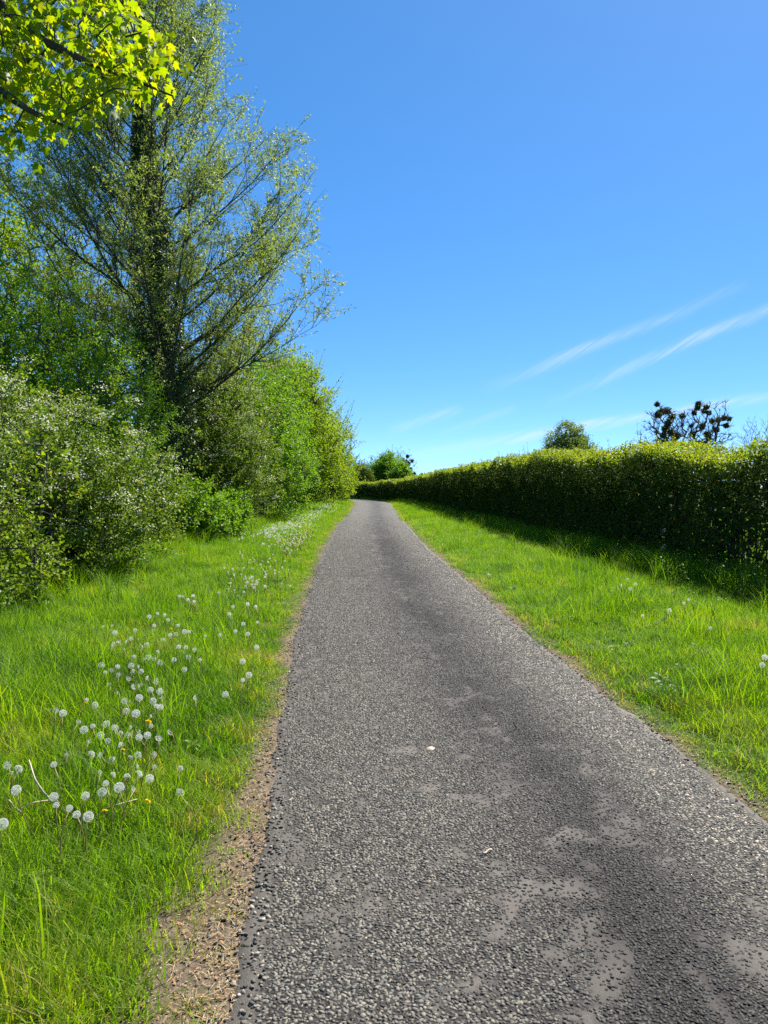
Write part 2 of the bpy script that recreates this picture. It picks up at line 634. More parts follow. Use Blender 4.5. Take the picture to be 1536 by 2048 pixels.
def ground_mat():
    m, nt, o = new_mat('verge_soil')
    N = nt.nodes.new
    L = nt.links.new
    geo = N('ShaderNodeNewGeometry')
    a = N('ShaderNodeAttribute')
    a.attribute_name = 'soil'
    nz = N('ShaderNodeTexNoise')
    nz.inputs['Scale'].default_value = 45
    nz.inputs['Detail'].default_value = 8
    nz.inputs['Roughness'].default_value = 0.7
    L(geo.outputs['Position'], nz.inputs['Vector'])
    n2 = N('ShaderNodeTexNoise')
    n2.inputs['Scale'].default_value = 5
    n2.inputs['Detail'].default_value = 4
    L(geo.outputs['Position'], n2.inputs['Vector'])
    soil = ramp(nt, [(0.3, (0.060, 0.043, 0.028)), (0.5, (0.135, 0.101, 0.066)), (0.7, (0.25, 0.195, 0.13))])
    L(nz.outputs[0], soil.inputs[0])
    green = ramp(nt, [(0.3, (0.028, 0.05, 0.010)), (0.7, (0.065, 0.11, 0.016))])
    L(n2.outputs[0], green.inputs[0])
    mx = N('ShaderNodeMix')
    mx.data_type = 'RGBA'
    L(a.outputs['Fac'], mx.inputs['Factor'])
    L(green.outputs[0], mx.inputs['A'])
    L(soil.outputs[0], mx.inputs['B'])
    p = N('ShaderNodeBsdfPrincipled')
    p.inputs['Roughness'].default_value = 0.95
    p.inputs['Specular IOR Level'].default_value = 0.15
    L(mx.outputs['Result'], p.inputs['Base Color'])
    b = N('ShaderNodeBump')
    b.inputs['Strength'].default_value = 0.9
    b.inputs['Distance'].default_value = 0.02
    L(nz.outputs[0], b.inputs['Height'])
    L(b.outputs[0], p.inputs['Normal'])
    L(p.outputs[0], o.inputs[0])
    return m


M['road'] = road_mat()
M['ground'] = ground_mat()

# ---------------------------------------------------------------- lane and ground
CP = np.array([(0.78, -40, 1.22), (0.76, -6, 1.22), (0.73, 0, 1.22), (0.70, 2.2, 1.21), (0.64, 3.7, 1.22), (0.46, 5.6, 1.24), (0.29, 8.1, 1.27), (0.19, 10.5, 1.31), (0.08, 12.7, 1.33),
               (-0.2, 19, 1.36), (-0.5, 31, 1.46), (-0.78, 50, 1.6), (-0.95, 62, 1.65), (-1.35, 70, 1.75), (-2.7, 77, 1.8), (-5.6, 82, 1.8), (-10, 85, 1.8), (-18, 87.5, 1.8), (-60, 96, 1.8)])
_cs = np.concatenate([[0], np.cumsum(np.linalg.norm(np.diff(CP[:, :2], axis=0), axis=1))])


def smooth_path(P, s, step):
    ss = np.arange(0, s[-1], step)
    Q = np.stack([np.interp(ss, s, P[:, k]) for k in range(P.shape[1])], axis=1)
    k = max(3, int(2.2 / step))
    ker = np.hanning(k * 2 + 1)
    ker /= ker.sum()
    pad = np.pad(Q, ((k, k), (0, 0)), mode='reflect', reflect_type='odd')
    Q = np.stack([np.convolve(pad[:, i], ker, mode='valid') for i in range(Q.shape[1])], axis=1)
    return ss, Q


RS, RC = smooth_path(CP, _cs, 0.2)
RT = unit(np.gradient(RC[:, :2], axis=0))
RN = np.stack([RT[:, 1], -RT[:, 0]], axis=1)       # to the right of travel


def lane(x, y):
    """lateral offset t from the lane's centre (right positive), half width there, distance along"""
    x = np.atleast_1d(np.asarray(x, float))
    y = np.atleast_1d(np.asarray(y, float))
    t = np.empty_like(x)
    hw = np.empty_like(x)
    s = np.empty_like(x)
    for a in range(0, len(x), 20000):
        sl = slice(a, a + 20000)
        d2 = (x[sl, None] - RC[None, ::3, 0]) ** 2 + (y[sl, None] - RC[None, ::3, 1]) ** 2
        i = np.argmin(d2, axis=1) * 3
        dx, dy = x[sl] - RC[i, 0], y[sl] - RC[i, 1]
        lat = dx * RN[i, 0] + dy * RN[i, 1]
        dist = np.sqrt(d2[np.arange(len(i)), i // 3])
        t[sl] = np.where(dist > 3, np.sign(lat) * dist, lat)
        hw[sl] = RC[i, 2]
        s[sl] = RS[i] + dx * RT[i, 0] + dy * RT[i, 1]
    return t, hw, s


def base_z(x, y):
    return 0.24 * sstep(24, 88, y) + 0.0 * np.asarray(x)


def edge_noise(s, side):
    return 0.10 * (fbm(s * 0.9, s * 0 + side * 7.3, 31) - 0.5) + 0.05 * (vnoise(s * 5, s * 0 + side, 77) - 0.5)


def ground_z(x, y, lane_info=None):
    x = np.asarray(x, float)
    y = np.asarray(y, float)
    shp = x.shape
    xf, yf = np.atleast_1d(x).ravel(), np.atleast_1d(y).ravel()
    t, hw, s = lane(xf, yf) if lane_info is None else lane_info
    e = np.abs(t) - hw
    z = base_z(xf, yf)
    z = z + 0.07 * sstep(0.05, 2.2, e) + 0.035 * (fbm(xf * 0.8, yf * 0.8, 5) - 0.5) * sstep(0, 0.6, e) + 0.02 * (fbm(xf * 4, yf * 4, 9) - 0.5) * sstep(0.0, 0.3, e)
    z = z + 0.010 - 0.05 * (1 - sstep(-0.16, -0.03, e)) + 0.012 * (fbm(xf * 9, yf * 9, 15) - 0.5) * sstep(-0.1, 0.1, e)
    return z.reshape(shp)


def soil_amount(x, y, li=None):
    t, hw, s = lane(x, y) if li is None else li
    e = np.abs(t) - hw
    left = t < 0
    near = sstep(14, 3, s - _cs[2])
    wl = 0.045 + 0.16 * near * fbm(s * 0.55, s * 0, 55) + 0.26 * sstep(4.4, 2.4, s - _cs[2])
    wr = 0.03 + 0.15 * fbm(s * 0.8, s * 0 + 3, 56)
    w = np.where(left, wl, wr)
    q = e + 0.62 * (fbm(x * 3.1, y * 3.1, 57) - 0.44)
    return 1 - sstep(w * 0.55, w * 1.35, q)


def axis_grid(fine0, fine1, step, lo, hi, grow=1.16):
    a = list(np.arange(fine0, fine1 + 1e-6, step))
    d = step
    while a[-1] < hi:
        d *= grow
        a.append(a[-1] + d)
    d = step
    while a[0] > lo:
        d *= grow
        a.insert(0, a[0] - d)
    return np.array(a)


gx = axis_grid(-6.0, 6.5, 0.12, -900, 900)
gy = axis_grid(0.8, 13, 0.12, -60, 1500, 1.05)
GX, GY = np.meshgrid(gx, gy)
li = lane(GX.ravel(), GY.ravel())
GZ = ground_z(GX.ravel(), GY.ravel(), li)
nx, ny = len(gx), len(gy)
ii = (np.arange(ny - 1)[:, None] * nx + np.arange(nx - 1)[None, :]).ravel()
GF = np.stack([ii, ii + 1, ii + nx + 1, ii + nx], axis=1)
soil = soil_amount(GX.ravel(), GY.ravel(), li)
g = obj('ground', mesh('ground', np.stack([GX.ravel(), GY.ravel(), GZ], axis=1), [GF], M['ground'], {'soil': ('POINT', soil)}, smooth=True))
tag(g, 'grassy verges and fields around the lane', kind='structure')


def bald_amount(t, s):
    """where the stone chips have gone and the smooth bitumen shows"""
    d = s - _cs[2]
    c = np.full_like(t, 0.0)
    spots = [(0.62 - 0.70, 2.75, 0.34, 0.42), (0.34, 3.25, 0.38, 0.40), (0.0, 2.45, 0.25, 0.25), (-0.02, 4.05, 0.17, 0.38), (0.06, 4.95, 0.20, 0.55), (-0.05, 4.5, 0.26, 0.16), (0.18, 5.6, 0.10, 0.4),
             (-0.18, 3.6, 0.12, 0.25), (0.55, 2.35, 0.25, 0.3), (0.08, 10.9, 0.15, 0.6), (-0.1, 15.2, 0.20, 2.2), (-0.05, 19.0, 0.26, 2.8), (-0.02, 23.5, 0.13, 1.8)]
    for (tc_, dc, rt, rd) in spots:
        c = np.maximum(c, 1.25 - ((t - tc_) / rt) ** 2 - ((d - dc) / rd) ** 2)
    n = fbm(t * 9.5, s * 7.0, 91, 5)
    b = sstep(0.30, 0.95, c * 0.72 + (n - 0.5) * 3.8) * 0.95
    n2 = fbm(t * 3 + 9, s * 1.1, 92, 4)
    b = np.maximum(b, sstep(0.66, 0.76, n2 - 0.16 * np.abs(t - 0.1)) * 0.8)
    return b


ROADH = 0.008


def road_z(x, y, t, hw):
    return base_z(x, y) + ROADH + 0.02 * (1 - (t / hw) ** 2)


keep = []
last = -9
for k in range(len(RS)):
    d = RS[k] - _cs[2]
    stp = 0.2 if d > 14 else 0.2
    keep.append(k)
ds = np.concatenate([np.arange(RS[0], _cs[2] + 1.2, 0.5), np.arange(_cs[2] + 1.2, _cs[2] + 12, 0.05), np.arange(_cs[2] + 12, _cs[2] + 30, 0.15), np.arange(_cs[2] + 30, RS[-1], 0.5)])
cx = np.interp(ds, RS, RC[:, 0])
cy = np.interp(ds, RS, RC[:, 1])
hw_ = np.interp(ds, RS, RC[:, 2])
nxn = np.interp(ds, RS, RN[:, 0])
nyn = np.interp(ds, RS, RN[:, 1])
K = 44
lat = np.concatenate([[-1.0], np.linspace(-0.992, 0.992, K - 2), [1.0]])
hl = hw_ + edge_noise(ds, 0)
hr = hw_ + edge_noise(ds, 1)
T = np.where(lat[None, :] < 0, lat[None, :] * hl[:, None], lat[None, :] * hr[:, None])
X = cx[:, None] + nxn[:, None] * T
Y = cy[:, None] + nyn[:, None] * T
Z = road_z(X, Y, T, hw_[:, None])
Z[:, 0] -= 0.02
Z[:, -1] -= 0.02
SS = np.repeat(ds[:, None], K, axis=1)
bald = bald_amount(T.ravel(), SS.ravel())
e_l = (T + hl[:, None]).ravel()
e_r = (hr[:, None] - T).ravel()
wob = 0.05 * (fbm(SS.ravel() * 3, T.ravel() * 0, 40) - 0.5)
bald = np.maximum(bald, 1 - sstep(0.06, 0.12, e_l + wob))
bald = np.maximum(bald, 1 - sstep(0.035, 0.07, e_r + wob))
tn = (T / hw_[:, None]).ravel()
dark = np.exp(-((tn - 0.20) / 0.34) ** 2) * 1.0 + 0.35 * np.exp(-((tn + 0.9) / 0.12) ** 2)
dii = (np.arange(len(ds) - 1)[:, None] * K + np.arange(K - 1)[None, :]).ravel()
RF = np.stack([dii, dii + 1, dii + K + 1, dii + K], axis=1)
road = obj('road', mesh('road', np.stack([X.ravel(), Y.ravel(), Z.ravel()], axis=1), [RF], M['road'], {'bald': ('POINT', bald), 'dark': ('POINT', dark), 'bedded': ('POINT', sstep(28, 10, SS.ravel() - _cs[2]))}, smooth=True))
tag(road, 'narrow worn grey lane of bitumen and stone chips', kind='structure')


# ---------------------------------------------------------------- scattering of what nobody could count
def proto(name, me):
    return bpy.data.objects.new(name, me)          # never linked: only a source shape


def scatter(name, P, rot, scl, idx, tint, protos, label, cat=None, parent=None):
    P = np.asarray(P, np.float32)
    me = bpy.data.meshes.new(name)
    me.vertices.add(len(P))
    me.vertices.foreach_set('co', np.ascontiguousarray(P).ravel())
    for nm, arr in (('rot', rot), ('scl', scl)):
        a = me.attributes.new(nm, 'FLOAT_VECTOR', 'POINT')
        a.data.foreach_set('vector', np.ascontiguousarray(arr, dtype=np.float32).ravel())
    a = me.attributes.new('idx', 'INT', 'POINT')
    a.data.foreach_set('value', np.asarray(idx, np.int32))
    a = me.attributes.new('tint', 'FLOAT', 'POINT')
    a.data.foreach_set('value', np.asarray(tint, np.float32))
    o = bpy.data.objects.new(name, me)
    COL.objects.link(o)
    if parent is not None:
        o.parent = parent
    ng = bpy.data.node_groups.new(name + '_scatter', 'GeometryNodeTree')
    ng.interface.new_socket('Geometry', in_out='INPUT', socket_type='NodeSocketGeometry')
    ng.interface.new_socket('Geometry', in_out='OUTPUT', socket_type='NodeSocketGeometry')
    gi = ng.nodes.new('NodeGroupInput')
    go = ng.nodes.new('NodeGroupOutput')
    g2i = ng.nodes.new('GeometryNodeGeometryToInstance')
    for p in reversed(protos):          # the socket lists its links last to first
        oi = ng.nodes.new('GeometryNodeObjectInfo')
        oi.inputs['Object'].default_value = p
        oi.inputs['As Instance'].default_value = False
        ng.links.new(oi.outputs['Geometry'], g2i.inputs[0])
    iop = ng.nodes.new('GeometryNodeInstanceOnPoints')
    ng.links.new(gi.outputs[0], iop.inputs['Points'])
    ng.links.new(g2i.outputs[0], iop.inputs['Instance'])
    iop.inputs['Pick Instance'].default_value = True

    def named(nm, dt):
        n = ng.nodes.new('GeometryNodeInputNamedAttribute')
        n.data_type = dt
        n.inputs['Name'].default_value = nm
        return n.outputs['Attribute']
    ng.links.new(named('idx', 'INT'), iop.inputs['Instance Index'])
    ng.links.new(named('rot', 'FLOAT_VECTOR'), iop.inputs['Rotation'])
    ng.links.new(named('scl', 'FLOAT_VECTOR'), iop.inputs['Scale'])
    ng.links.new(iop.outputs[0], go.inputs[0])
    md = o.modifiers.new('scatter', 'NODES')
    md.node_group = ng
    tag(o, label, cat, kind='stuff')
    return o


# ---- stone chips
ICO = None


def ico():
    p = (1 + 5 ** 0.5) / 2
    V = np.array([(-1, p, 0), (1, p, 0), (-1, -p, 0), (1, -p, 0), (0, -1, p), (0, 1, p), (0, -1, -p), (0, 1, -p), (p, 0, -1), (p, 0, 1), (-p, 0, -1), (-p, 0, 1)], float)
    F = np.array([(0, 11, 5), (0, 5, 1), (0, 1, 7), (0, 7, 10), (0, 10, 11), (1, 5, 9), (5, 11, 4), (11, 10, 2), (10, 7, 6), (7, 1, 8), (3, 9, 4), (3, 4, 2), (3, 2, 6), (3, 6, 8), (3, 8, 9), (4, 9, 5), (2, 4, 11), (6, 2, 10), (8, 6, 7), (9, 8, 1)])
    return unit(V), F


def chip_mesh(name, mat, seed):
    r = np.random.default_rng(seed)
    V, F = ico()
    V = V * (1 + 0.34 * r.uniform(-1, 1, (12, 1)))
    V = V * np.array([1.15, 0.72 + 0.2 * r.random(), 0.55 + 0.2 * r.random()])
    tl = r.normal(0, 0.22, 2)
    V[:, 2] = np.minimum(V[:, 2], 0.34 + tl[0] * V[:, 0] + tl[1] * V[:, 1])
    return mesh(name, V, [F], mat)


chip_protos = [proto('chip_shape', chip_mesh('chip_shape', M['chip'], 100 + i)) for i in range(7)]


def road_points(d0, d1, dens):
    n = int((d1 - d0) * 2.5 * dens)
    s = rng.uniform(d0, d1, n) + _cs[2]
    tn_ = rng.uniform(-1, 1, n)
    hwv = np.interp(s, RS, RC[:, 2])
    hL, hR = hwv + edge_noise(s, 0), hwv + edge_noise(s, 1)
    t = tn_ * np.where(tn_ < 0, hL, hR)
    b = bald_amount(t, s)
    w = 0.05 * (fbm(s * 3, t * 0, 40) - 0.5)
    el, er = t + hL + w, hR - t + w
    ok = rng.random(n) < (1 - 0.93 * b)
    ok &= (el > 0.105 - 0.05 * (rng.random(n) < 0.12)) & (er > 0.055)
    s, t, hwv = s[ok], t[ok], hwv[ok]
    x = np.interp(s, RS, RC[:, 0]) + np.interp(s, RS, RN[:, 0]) * t
    y = np.interp(s, RS, RC[:, 1]) + np.interp(s, RS, RN[:, 1]) * t
    return x, y, t, hwv, s


def poisson_thin(x, y, r):
    """keep points so that cells of size r hold one each"""
    key = np.floor(x / r).astype(np.int64) * 1000003 + np.floor(y / r).astype(np.int64)
    _, i = np.unique(key, return_index=True)
    return i


cps = []
for (d0, d1, dens, cell, size) in ((1.4, 6.5, 15000, 0.0116, 0.0082), (6.5, 13.0, 8000, 0.0150, 0.0095), (13.0, 22.0, 3300, 0.021, 0.0115), (22.0, 40.0, 1000, 0.030, 0.0135)):
    x, y, t, hwv, s = road_points(d0, d1, dens)
    i = poisson_thin(x, y, cell)
    if d0 > 12:
        i = i[rng.random(len(i)) < sstep(44, 14, y[i])]
    x, y, t, hwv, s = x[i], y[i], t[i], hwv[i], s[i]
    z = road_z(x, y, t, hwv)
    sz = size * rng.uniform(0.62, 1.25, len(x))
    dk_ = np.exp(-((t / hwv - 0.20) / 0.32) ** 2)
    bl_ = bald_amount(t, s)
    tint = np.clip(rng.beta(2.4, 2.9, len(x)) * (1 - 0.88 * dk_ * (0.62 + 0.38 * sstep(0.3, 0.55, fbm(x * 1.6, y * 0.8, 61)))) * (1 - 0.82 * bl_) * (1 + 0.35 * np.exp(-((t / hwv - 0.78) / 0.22) ** 2)), 0.02, 1)
    cps.append(np.stack([x, y, z - sz * 0.06, sz, tint], axis=1))
C = np.vstack(cps)
# the 300 stones that show largest become parts of their own
inview = np.abs(C[:, 0]) < 0.515 * C[:, 1]
inview &= C[:, 1] > 2.22
size_px = np.where(inview, C[:, 3] / C[:, 1], 0)
big = np.argsort(-size_px)[:300]
stone_meshes = {(i, k): chip_mesh('stone', STONES[k], 100 + i) for i in range(7) for k in range(4)}
for j in big:
    k = 3 if C[j, 4] < 0.22 else (0 if C[j, 4] < 0.45 else (1 if C[j, 4] < 0.78 else 2))
    o = bpy.data.objects.new('stone', stone_meshes[(int(rng.integers(7)), k)])
    COL.objects.link(o)
    o.parent = road
    o.location = C[j, :3]
    o.scale = [C[j, 3]] * 3
    o.rotation_euler = (rng.normal(0, 0.28), rng.normal(0, 0.28), rng.uniform(0, 6.28))
rest = np.ones(len(C), bool)
rest[big] = False
Cr = C[rest]
n = len(Cr)
scatter('stone_chips', Cr[:, :3], np.stack([rng.normal(0, 0.28, n), rng.normal(0, 0.28, n), rng.uniform(0, 6.28, n)], axis=1),
        np.repeat(Cr[:, 3:4], 3, axis=1), rng.integers(0, 7, n), Cr[:, 4], chip_protos, 'loose and bedded stone chips on the lane', parent=road)


# ---- grass
def blade_clump(name, seed, n, h0, h1, spread, width, segs=3, lean=0.5, seedheads=0):
    r = np.random.default_rng(seed)
    Vs, Fq, Ft, o = [], [], [], 0
    qa, ta = [], []
    for k in range(n):
        h = r.uniform(h0, h1)
        rv = r.random()
        qa += [rv] * (segs - 1)
        ta.append(rv)
        a = r.uniform(0, 6.283)
        base = np.array([r.normal(0, spread), r.normal(0, spread), -0.01])
        dirv = np.array([math.cos(a), math.sin(a), 0])
        side = np.array([-math.sin(a + r.normal(0, 0.5)), math.cos(a + r.normal(0, 0.5)), 0])
        ln = lean * r.uniform(0.1, 1.7) * h
        w = width * r.uniform(0.6, 1.3)
        pts = []
        for q in range(segs + 1):
            f = q / segs
            p = base + np.array([0, 0, h * (f - 0.25 * f ** 3 * lean)]) + dirv * ln * f ** 2
            ww = w * (1 - f) ** 0.6
            if q < segs:
                pts += [p + side * ww / 2, p - side * ww / 2]
            else:
                pts += [p]
        Vs += pts
        for q in range(segs - 1):
            Fq.append((o + 2 * q, o + 2 * q + 1, o + 2 * q + 3, o + 2 * q + 2))
        Ft.append((o + 2 * segs - 2, o + 2 * segs - 1, o + 2 * segs))
        o += 2 * segs + 1
    return mesh(name, np.array(Vs), [np.array(Fq), np.array(Ft)], M['grass'], {'rnd': ('FACE', np.array(qa + ta))})


short_p = [proto('short_tuft', blade_clump('short_tuft', 200 + i, 34, 0.03, 0.085, 0.035, 0.0032, lean=0.7)) for i in range(4)]
mid_p = [proto('tuft', blade_clump('tuft', 210 + i, 52, 0.045, 0.15, 0.060, 0.0046, lean=0.8)) for i in range(5)]
tall_p = [proto('tall_tuft', blade_clump('tall_tuft', 220 + i, 34, 0.14, 0.36, 0.075, 0.0058, lean=0.7)) for i in range(4)]
far_p = [proto('far_tuft', blade_clump('far_tuft', 230 + i, 46, 0.07, 0.22, 0.14, 0.010, segs=2, lean=0.6)) for i in range(4)]
GP = short_p + mid_p + tall_p + far_p        # 0-3, 4-8, 9-12, 13-16


def grass_points(x0, x1, y0, y1, dens):
    n = int((x1 - x0) * (y1 - y0) * dens)
    return rng.uniform(x0, x1, n), rng.uniform(y0, y1, n)


def left_line(y):       # where the shrubs of the left side begin
    return np.interp(y, [0, 9, 12, 18, 26, 40, 60, 90], [-4.9, -4.9, -4.9, -5.0, -5.0, -4.6, -4.6, -4.9])


HP = np.array([(7.5, 1.0, 2.05), (6.75, 5, 2.05), (6.1, 9, 2.06), (5.65, 12, 2.10), (5.45, 16, 2.26), (5.3, 20, 2.40), (4.9, 28, 2.48), (4.4, 36, 2.48), (3.9, 46, 2.4), (3.1, 58, 2.15),
               (1.9, 69, 1.95), (-1.2, 81, 1.8), (-6, 88, 1.75), (-16, 93, 1.75), (-40, 98, 1.75)])
_hs = np.concatenate([[0], np.cumsum(np.linalg.norm(np.diff(HP[:, :2], axis=0), axis=1))])
HS, HC = smooth_path(HP, _hs, 0.2)
HT = unit(np.gradient(HC[:, :2], axis=0))
HN = np.stack([HT[:, 1], -HT[:, 0]], axis=1)


def hedge_x(y):
    return np.interp(y, HC[:, 1], HC[:, 0])


gp = []
for (x0, x1, y0, y1, dens, fam) in ((-5.4, 5.9, 1.0, 7.5, 240, 0), (-6.5, 7.4, 7.5, 17, 130, 0), (-7.5, 8, 17, 34, 70, 0), (-8, 8, 34, 92, 34, 1), (6, 16, 4, 34, 20, 1), (-13, -6.5, 5, 34, 14, 1)):
    x, y = grass_points(x0, x1, y0, y1, dens)
    t, hwv, s = lane(x, y)
    e = np.abs(t) - hwv - np.where(t < 0, edge_noise(s, 0), edge_noise(s, 1))
    so = soil_amount(x, y, (t, hwv, s))
    ok = (e > 0.05) & (rng.random(len(x)) > so * (0.80 - 0.5 * sstep(0.52, 0.6, fbm(x * 5.0, y * 5.0, 58))))
    x, y, t, e, so = x[ok], y[ok], t[ok], e[ok], so[ok]
    n = len(x)
    patch = fbm(x * 0.7, y * 0.7, 71)
    fine = fbm(x * 2.3, y * 2.3, 72)
    hedge_d = hedge_x(y) - x
    tall = sstep(0.9, 0.2, np.abs(hedge_d - 0.5)) * (t > 0) + sstep(0.75, 0.2, np.abs(x - left_line(y))) * (t < 0)
    q = rng.random(n)
    idx = np.where(e + 0.25 * (fine - 0.5) < 0.24, rng.integers(0, 4, n), rng.integers(4, 9, n))
    idx = np.where((q < 0.06 * sstep(0.42, 0.62, patch) + 0.6 * tall) & (e > 0.5), rng.integers(9, 13, n), idx)
    if fam == 1:
        idx = np.where(idx < 9, rng.integers(13, 17, n), idx)
    hgt = 0.55 + 1.1 * patch + 0.30 * sstep(0.3, 1.5, e) + 0.2 * rng.normal(size=n)
    hgt = np.clip(hgt * 1.12, 0.4, 1.7) * (0.55 + 0.45 * sstep(0.05, 0.6, e))
    wd = rng.uniform(0.85, 1.25, n)
    tint = -0.12 + 0.62 * fbm(x * 0.9 + 4, y * 0.9, 73) + 0.72 * (fbm(x * 4.0, y * 4.0, 74) - 0.12) + rng.normal(0, 0.10, n)
    dryp = sstep(0.45, 0.05, e + 0.3 * (fine - 0.5))
    tint = np.clip(tint, 0.0, 0.84)
    tint = np.where(rng.random(n) < 0.42 * dryp + 0.012, rng.uniform(0.86, 1.0, n), tint)
    scl = np.stack([wd, wd, wd * hgt], axis=1)
    z = ground_z(x, y)
    rot = np.stack([rng.normal(0, 0.1, n), rng.normal(0, 0.1, n), rng.uniform(0, 6.28, n)], axis=1)
    gp.append((np.stack([x, y, z], axis=1), rot, scl, idx, tint))
GPp = [np.concatenate([a[k] for a in gp]) for k in range(5)]
scatter('grass', *GPp, GP, 'bright green spring grass of the verges')


# ---- low broad-leaved herbs between the grass
def rosette(name, seed, n, l0, l1, w, up, toothed=True):
    r = np.random.default_rng(seed)
    parts = []
    for k in range(n):
        a = k * 2.4 + r.normal(0, 0.2)
        L = r.uniform(l0, l1)
        el = up * r.uniform(0.5, 1.2)
        prev = np.zeros(3)
        m = 5
        Vl = []
        for q in range(m + 1):
            f = q / m
            rr = L * f
            p = np.array([math.cos(a) * rr * math.cos(el), math.sin(a) * rr * math.cos(el), L * math.sin(el) * f - L * 0.45 * f * f + 0.015])
            ww = w * L * (0.25 + 1.5 * f * (1 - f) * 1.6) * (0.75 + 0.45 * ((q % 2) if toothed else 0.5)) * (1 if q < m else 0.05)
            sd = np.array([-math.sin(a), math.cos(a), 0])
            Vl += [p + sd * ww + np.array([0, 0, ww * 0.25]), p, p - sd * ww + np.array([0, 0, ww * 0.25])]
        F = []
        for q in range(m):
            b = 3 * q
            F += [(b, b + 1, b + 4, b + 3), (b + 1, b + 2, b + 5, b + 4)]
        parts.append((np.array(Vl), np.array(F)))
    V, F = join(parts)
    return mesh(name, V, [F], M['weed_i'], {'rnd': ('FACE', np.repeat(r.random(n), len(F) // n))})


wp = [proto('rosette', rosette('rosette', 300 + i, 9, 0.06, 0.13, 0.13, 0.7)) for i in range(3)]
wp += [proto('broadleaf', rosette('broadleaf', 310 + i, 7, 0.05, 0.10, 0.26, 0.9, False)) for i in range(2)]
xs, ys = [], []
for (x0, x1, y0, y1, dens) in ((-4.6, -0.5, 1.3, 8, 13.0), (1.8, 5.6, 1.3, 8, 10.0), (-5, -1, 8, 24, 8.0), (1, 6.5, 8, 26, 9.0), (-5, 4.5, 26, 60, 1.2)):
    x, y = grass_points(x0, x1, y0, y1, dens)
    xs.append(x)
    ys.append(y)
x, y = np.concatenate(xs), np.concatenate(ys)
t, hwv, s = lane(x, y)
ok = (np.abs(t) - hwv > 0.35) & (fbm(x * 0.9, y * 0.9, 80) > 0.45) & (x > left_line(y) - 0.6) & (x < hedge_x(y) + 0.3)
x, y = x[ok], y[ok]
n = len(x)
sc_ = rng.uniform(0.6, 1.2, n)
scatter('ground_cover', np.stack([x, y, ground_z(x, y) + 0.05], axis=1), np.stack([rng.normal(0, 0.12, n), rng.normal(0, 0.12, n), rng.uniform(0, 6.28, n)], axis=1),
        np.stack([sc_, sc_, sc_ * 1.2], axis=1), rng.integers(0, 5, n), rng.random(n), wp, 'broad dandelion and dock leaves in the verges')


# ---- grit and dead leaf bits along the lane's edges
def flake(name, seed, L, wd, mat):
    r = np.random.default_rng(seed)
    V = np.array([(-L, 0, 0), (0, wd, 0.2 * L), (L, 0, 0.1 * L), (0, -wd, 0.15 * L), (-0.5 * L, wd * 0.8, 0.1 * L), (0.5 * L, -wd * 0.7, 0.16 * L)]) * r.uniform(0.8, 1.2, (6, 1))
    return mesh(name, V, [np.array([(0, 3, 4), (3, 1, 4), (3, 5, 1), (5, 2, 1)])], mat)


lp = [proto('leaf_bit', flake('leaf_bit', 1, 0.009, 0.0045, M['dry_leaf'])), proto('straw_bit', flake('straw_bit', 2, 0.022, 0.0014, M['straw'])), proto('husk', flake('husk', 3, 0.005, 0.003, M['straw']))]
sv = rng.uniform(1.2, 30, 16000) ** 1.0 + _cs[2]
sv = _cs[2] + 1.2 + 28 * rng.random(26000) ** 1.8
side = rng.random(len(sv)) < 0.66
hwv = np.interp(sv, RS, RC[:, 2])
off = np.where(side, -(hwv + edge_noise(sv, 0) + rng.gamma(1.6, 0.10, len(sv)) - 0.02), hwv + edge_noise(sv, 1) + rng.gamma(1.5, 0.06, len(sv)) - 0.01)
x = np.interp(sv, RS, RC[:, 0]) + np.interp(sv, RS, RN[:, 0]) * off
y = np.interp(sv, RS, RC[:, 1]) + np.interp(sv, RS, RN[:, 1]) * off
n = len(x)
sc_ = rng.uniform(0.5, 1.2, n)
scatter('leaf_litter', np.stack([x, y, np.maximum(ground_z(x, y), road_z(x, y, off, hwv) * 0 + base_z(x, y) - 0.01) + 0.006], axis=1), np.stack([rng.normal(0, 0.3, n), rng.normal(0, 0.3, n), rng.uniform(0, 6.28, n)], axis=1),
        np.stack([sc_] * 3, axis=1), rng.choice([0, 1, 1, 2, 2], n), rng.random(n), lp, 'brown dead leaf bits and straw along the lane edge')
sv = _cs[2] + 1.3 + 14 * rng.random(2600) ** 1.5
side = rng.random(len(sv)) < 0.7
hwv = np.interp(sv, RS, RC[:, 2])
off = np.where(side, -(hwv + edge_noise(sv, 0) + rng.gamma(1.5, 0.08, len(sv)) - 0.10), hwv + edge_noise(sv, 1) + rng.gamma(1.3, 0.05, len(sv)) - 0.04)
x = np.interp(sv, RS, RC[:, 0]) + np.interp(sv, RS, RN[:, 0]) * off
y = np.interp(sv, RS, RC[:, 1]) + np.interp(sv, RS, RN[:, 1]) * off
zz = np.where(np.abs(off) < hwv + np.where(side, edge_noise(sv, 0), edge_noise(sv, 1)) - 0.02, road_z(x, y, off, hwv), ground_z(x, y))
n = len(x)
sc_ = rng.uniform(0.005, 0.012, n)
scatter('grit', np.stack([x, y, zz + 0.003], axis=1), rng.uniform(0, 6.28, (n, 3)) * np.array([0.1, 0.1, 1]), np.stack([sc_] * 3, axis=1), rng.integers(0, 7, n), rng.random(n) ** 1.3, chip_protos,
        'loose grit on the bare soil beside the lane')


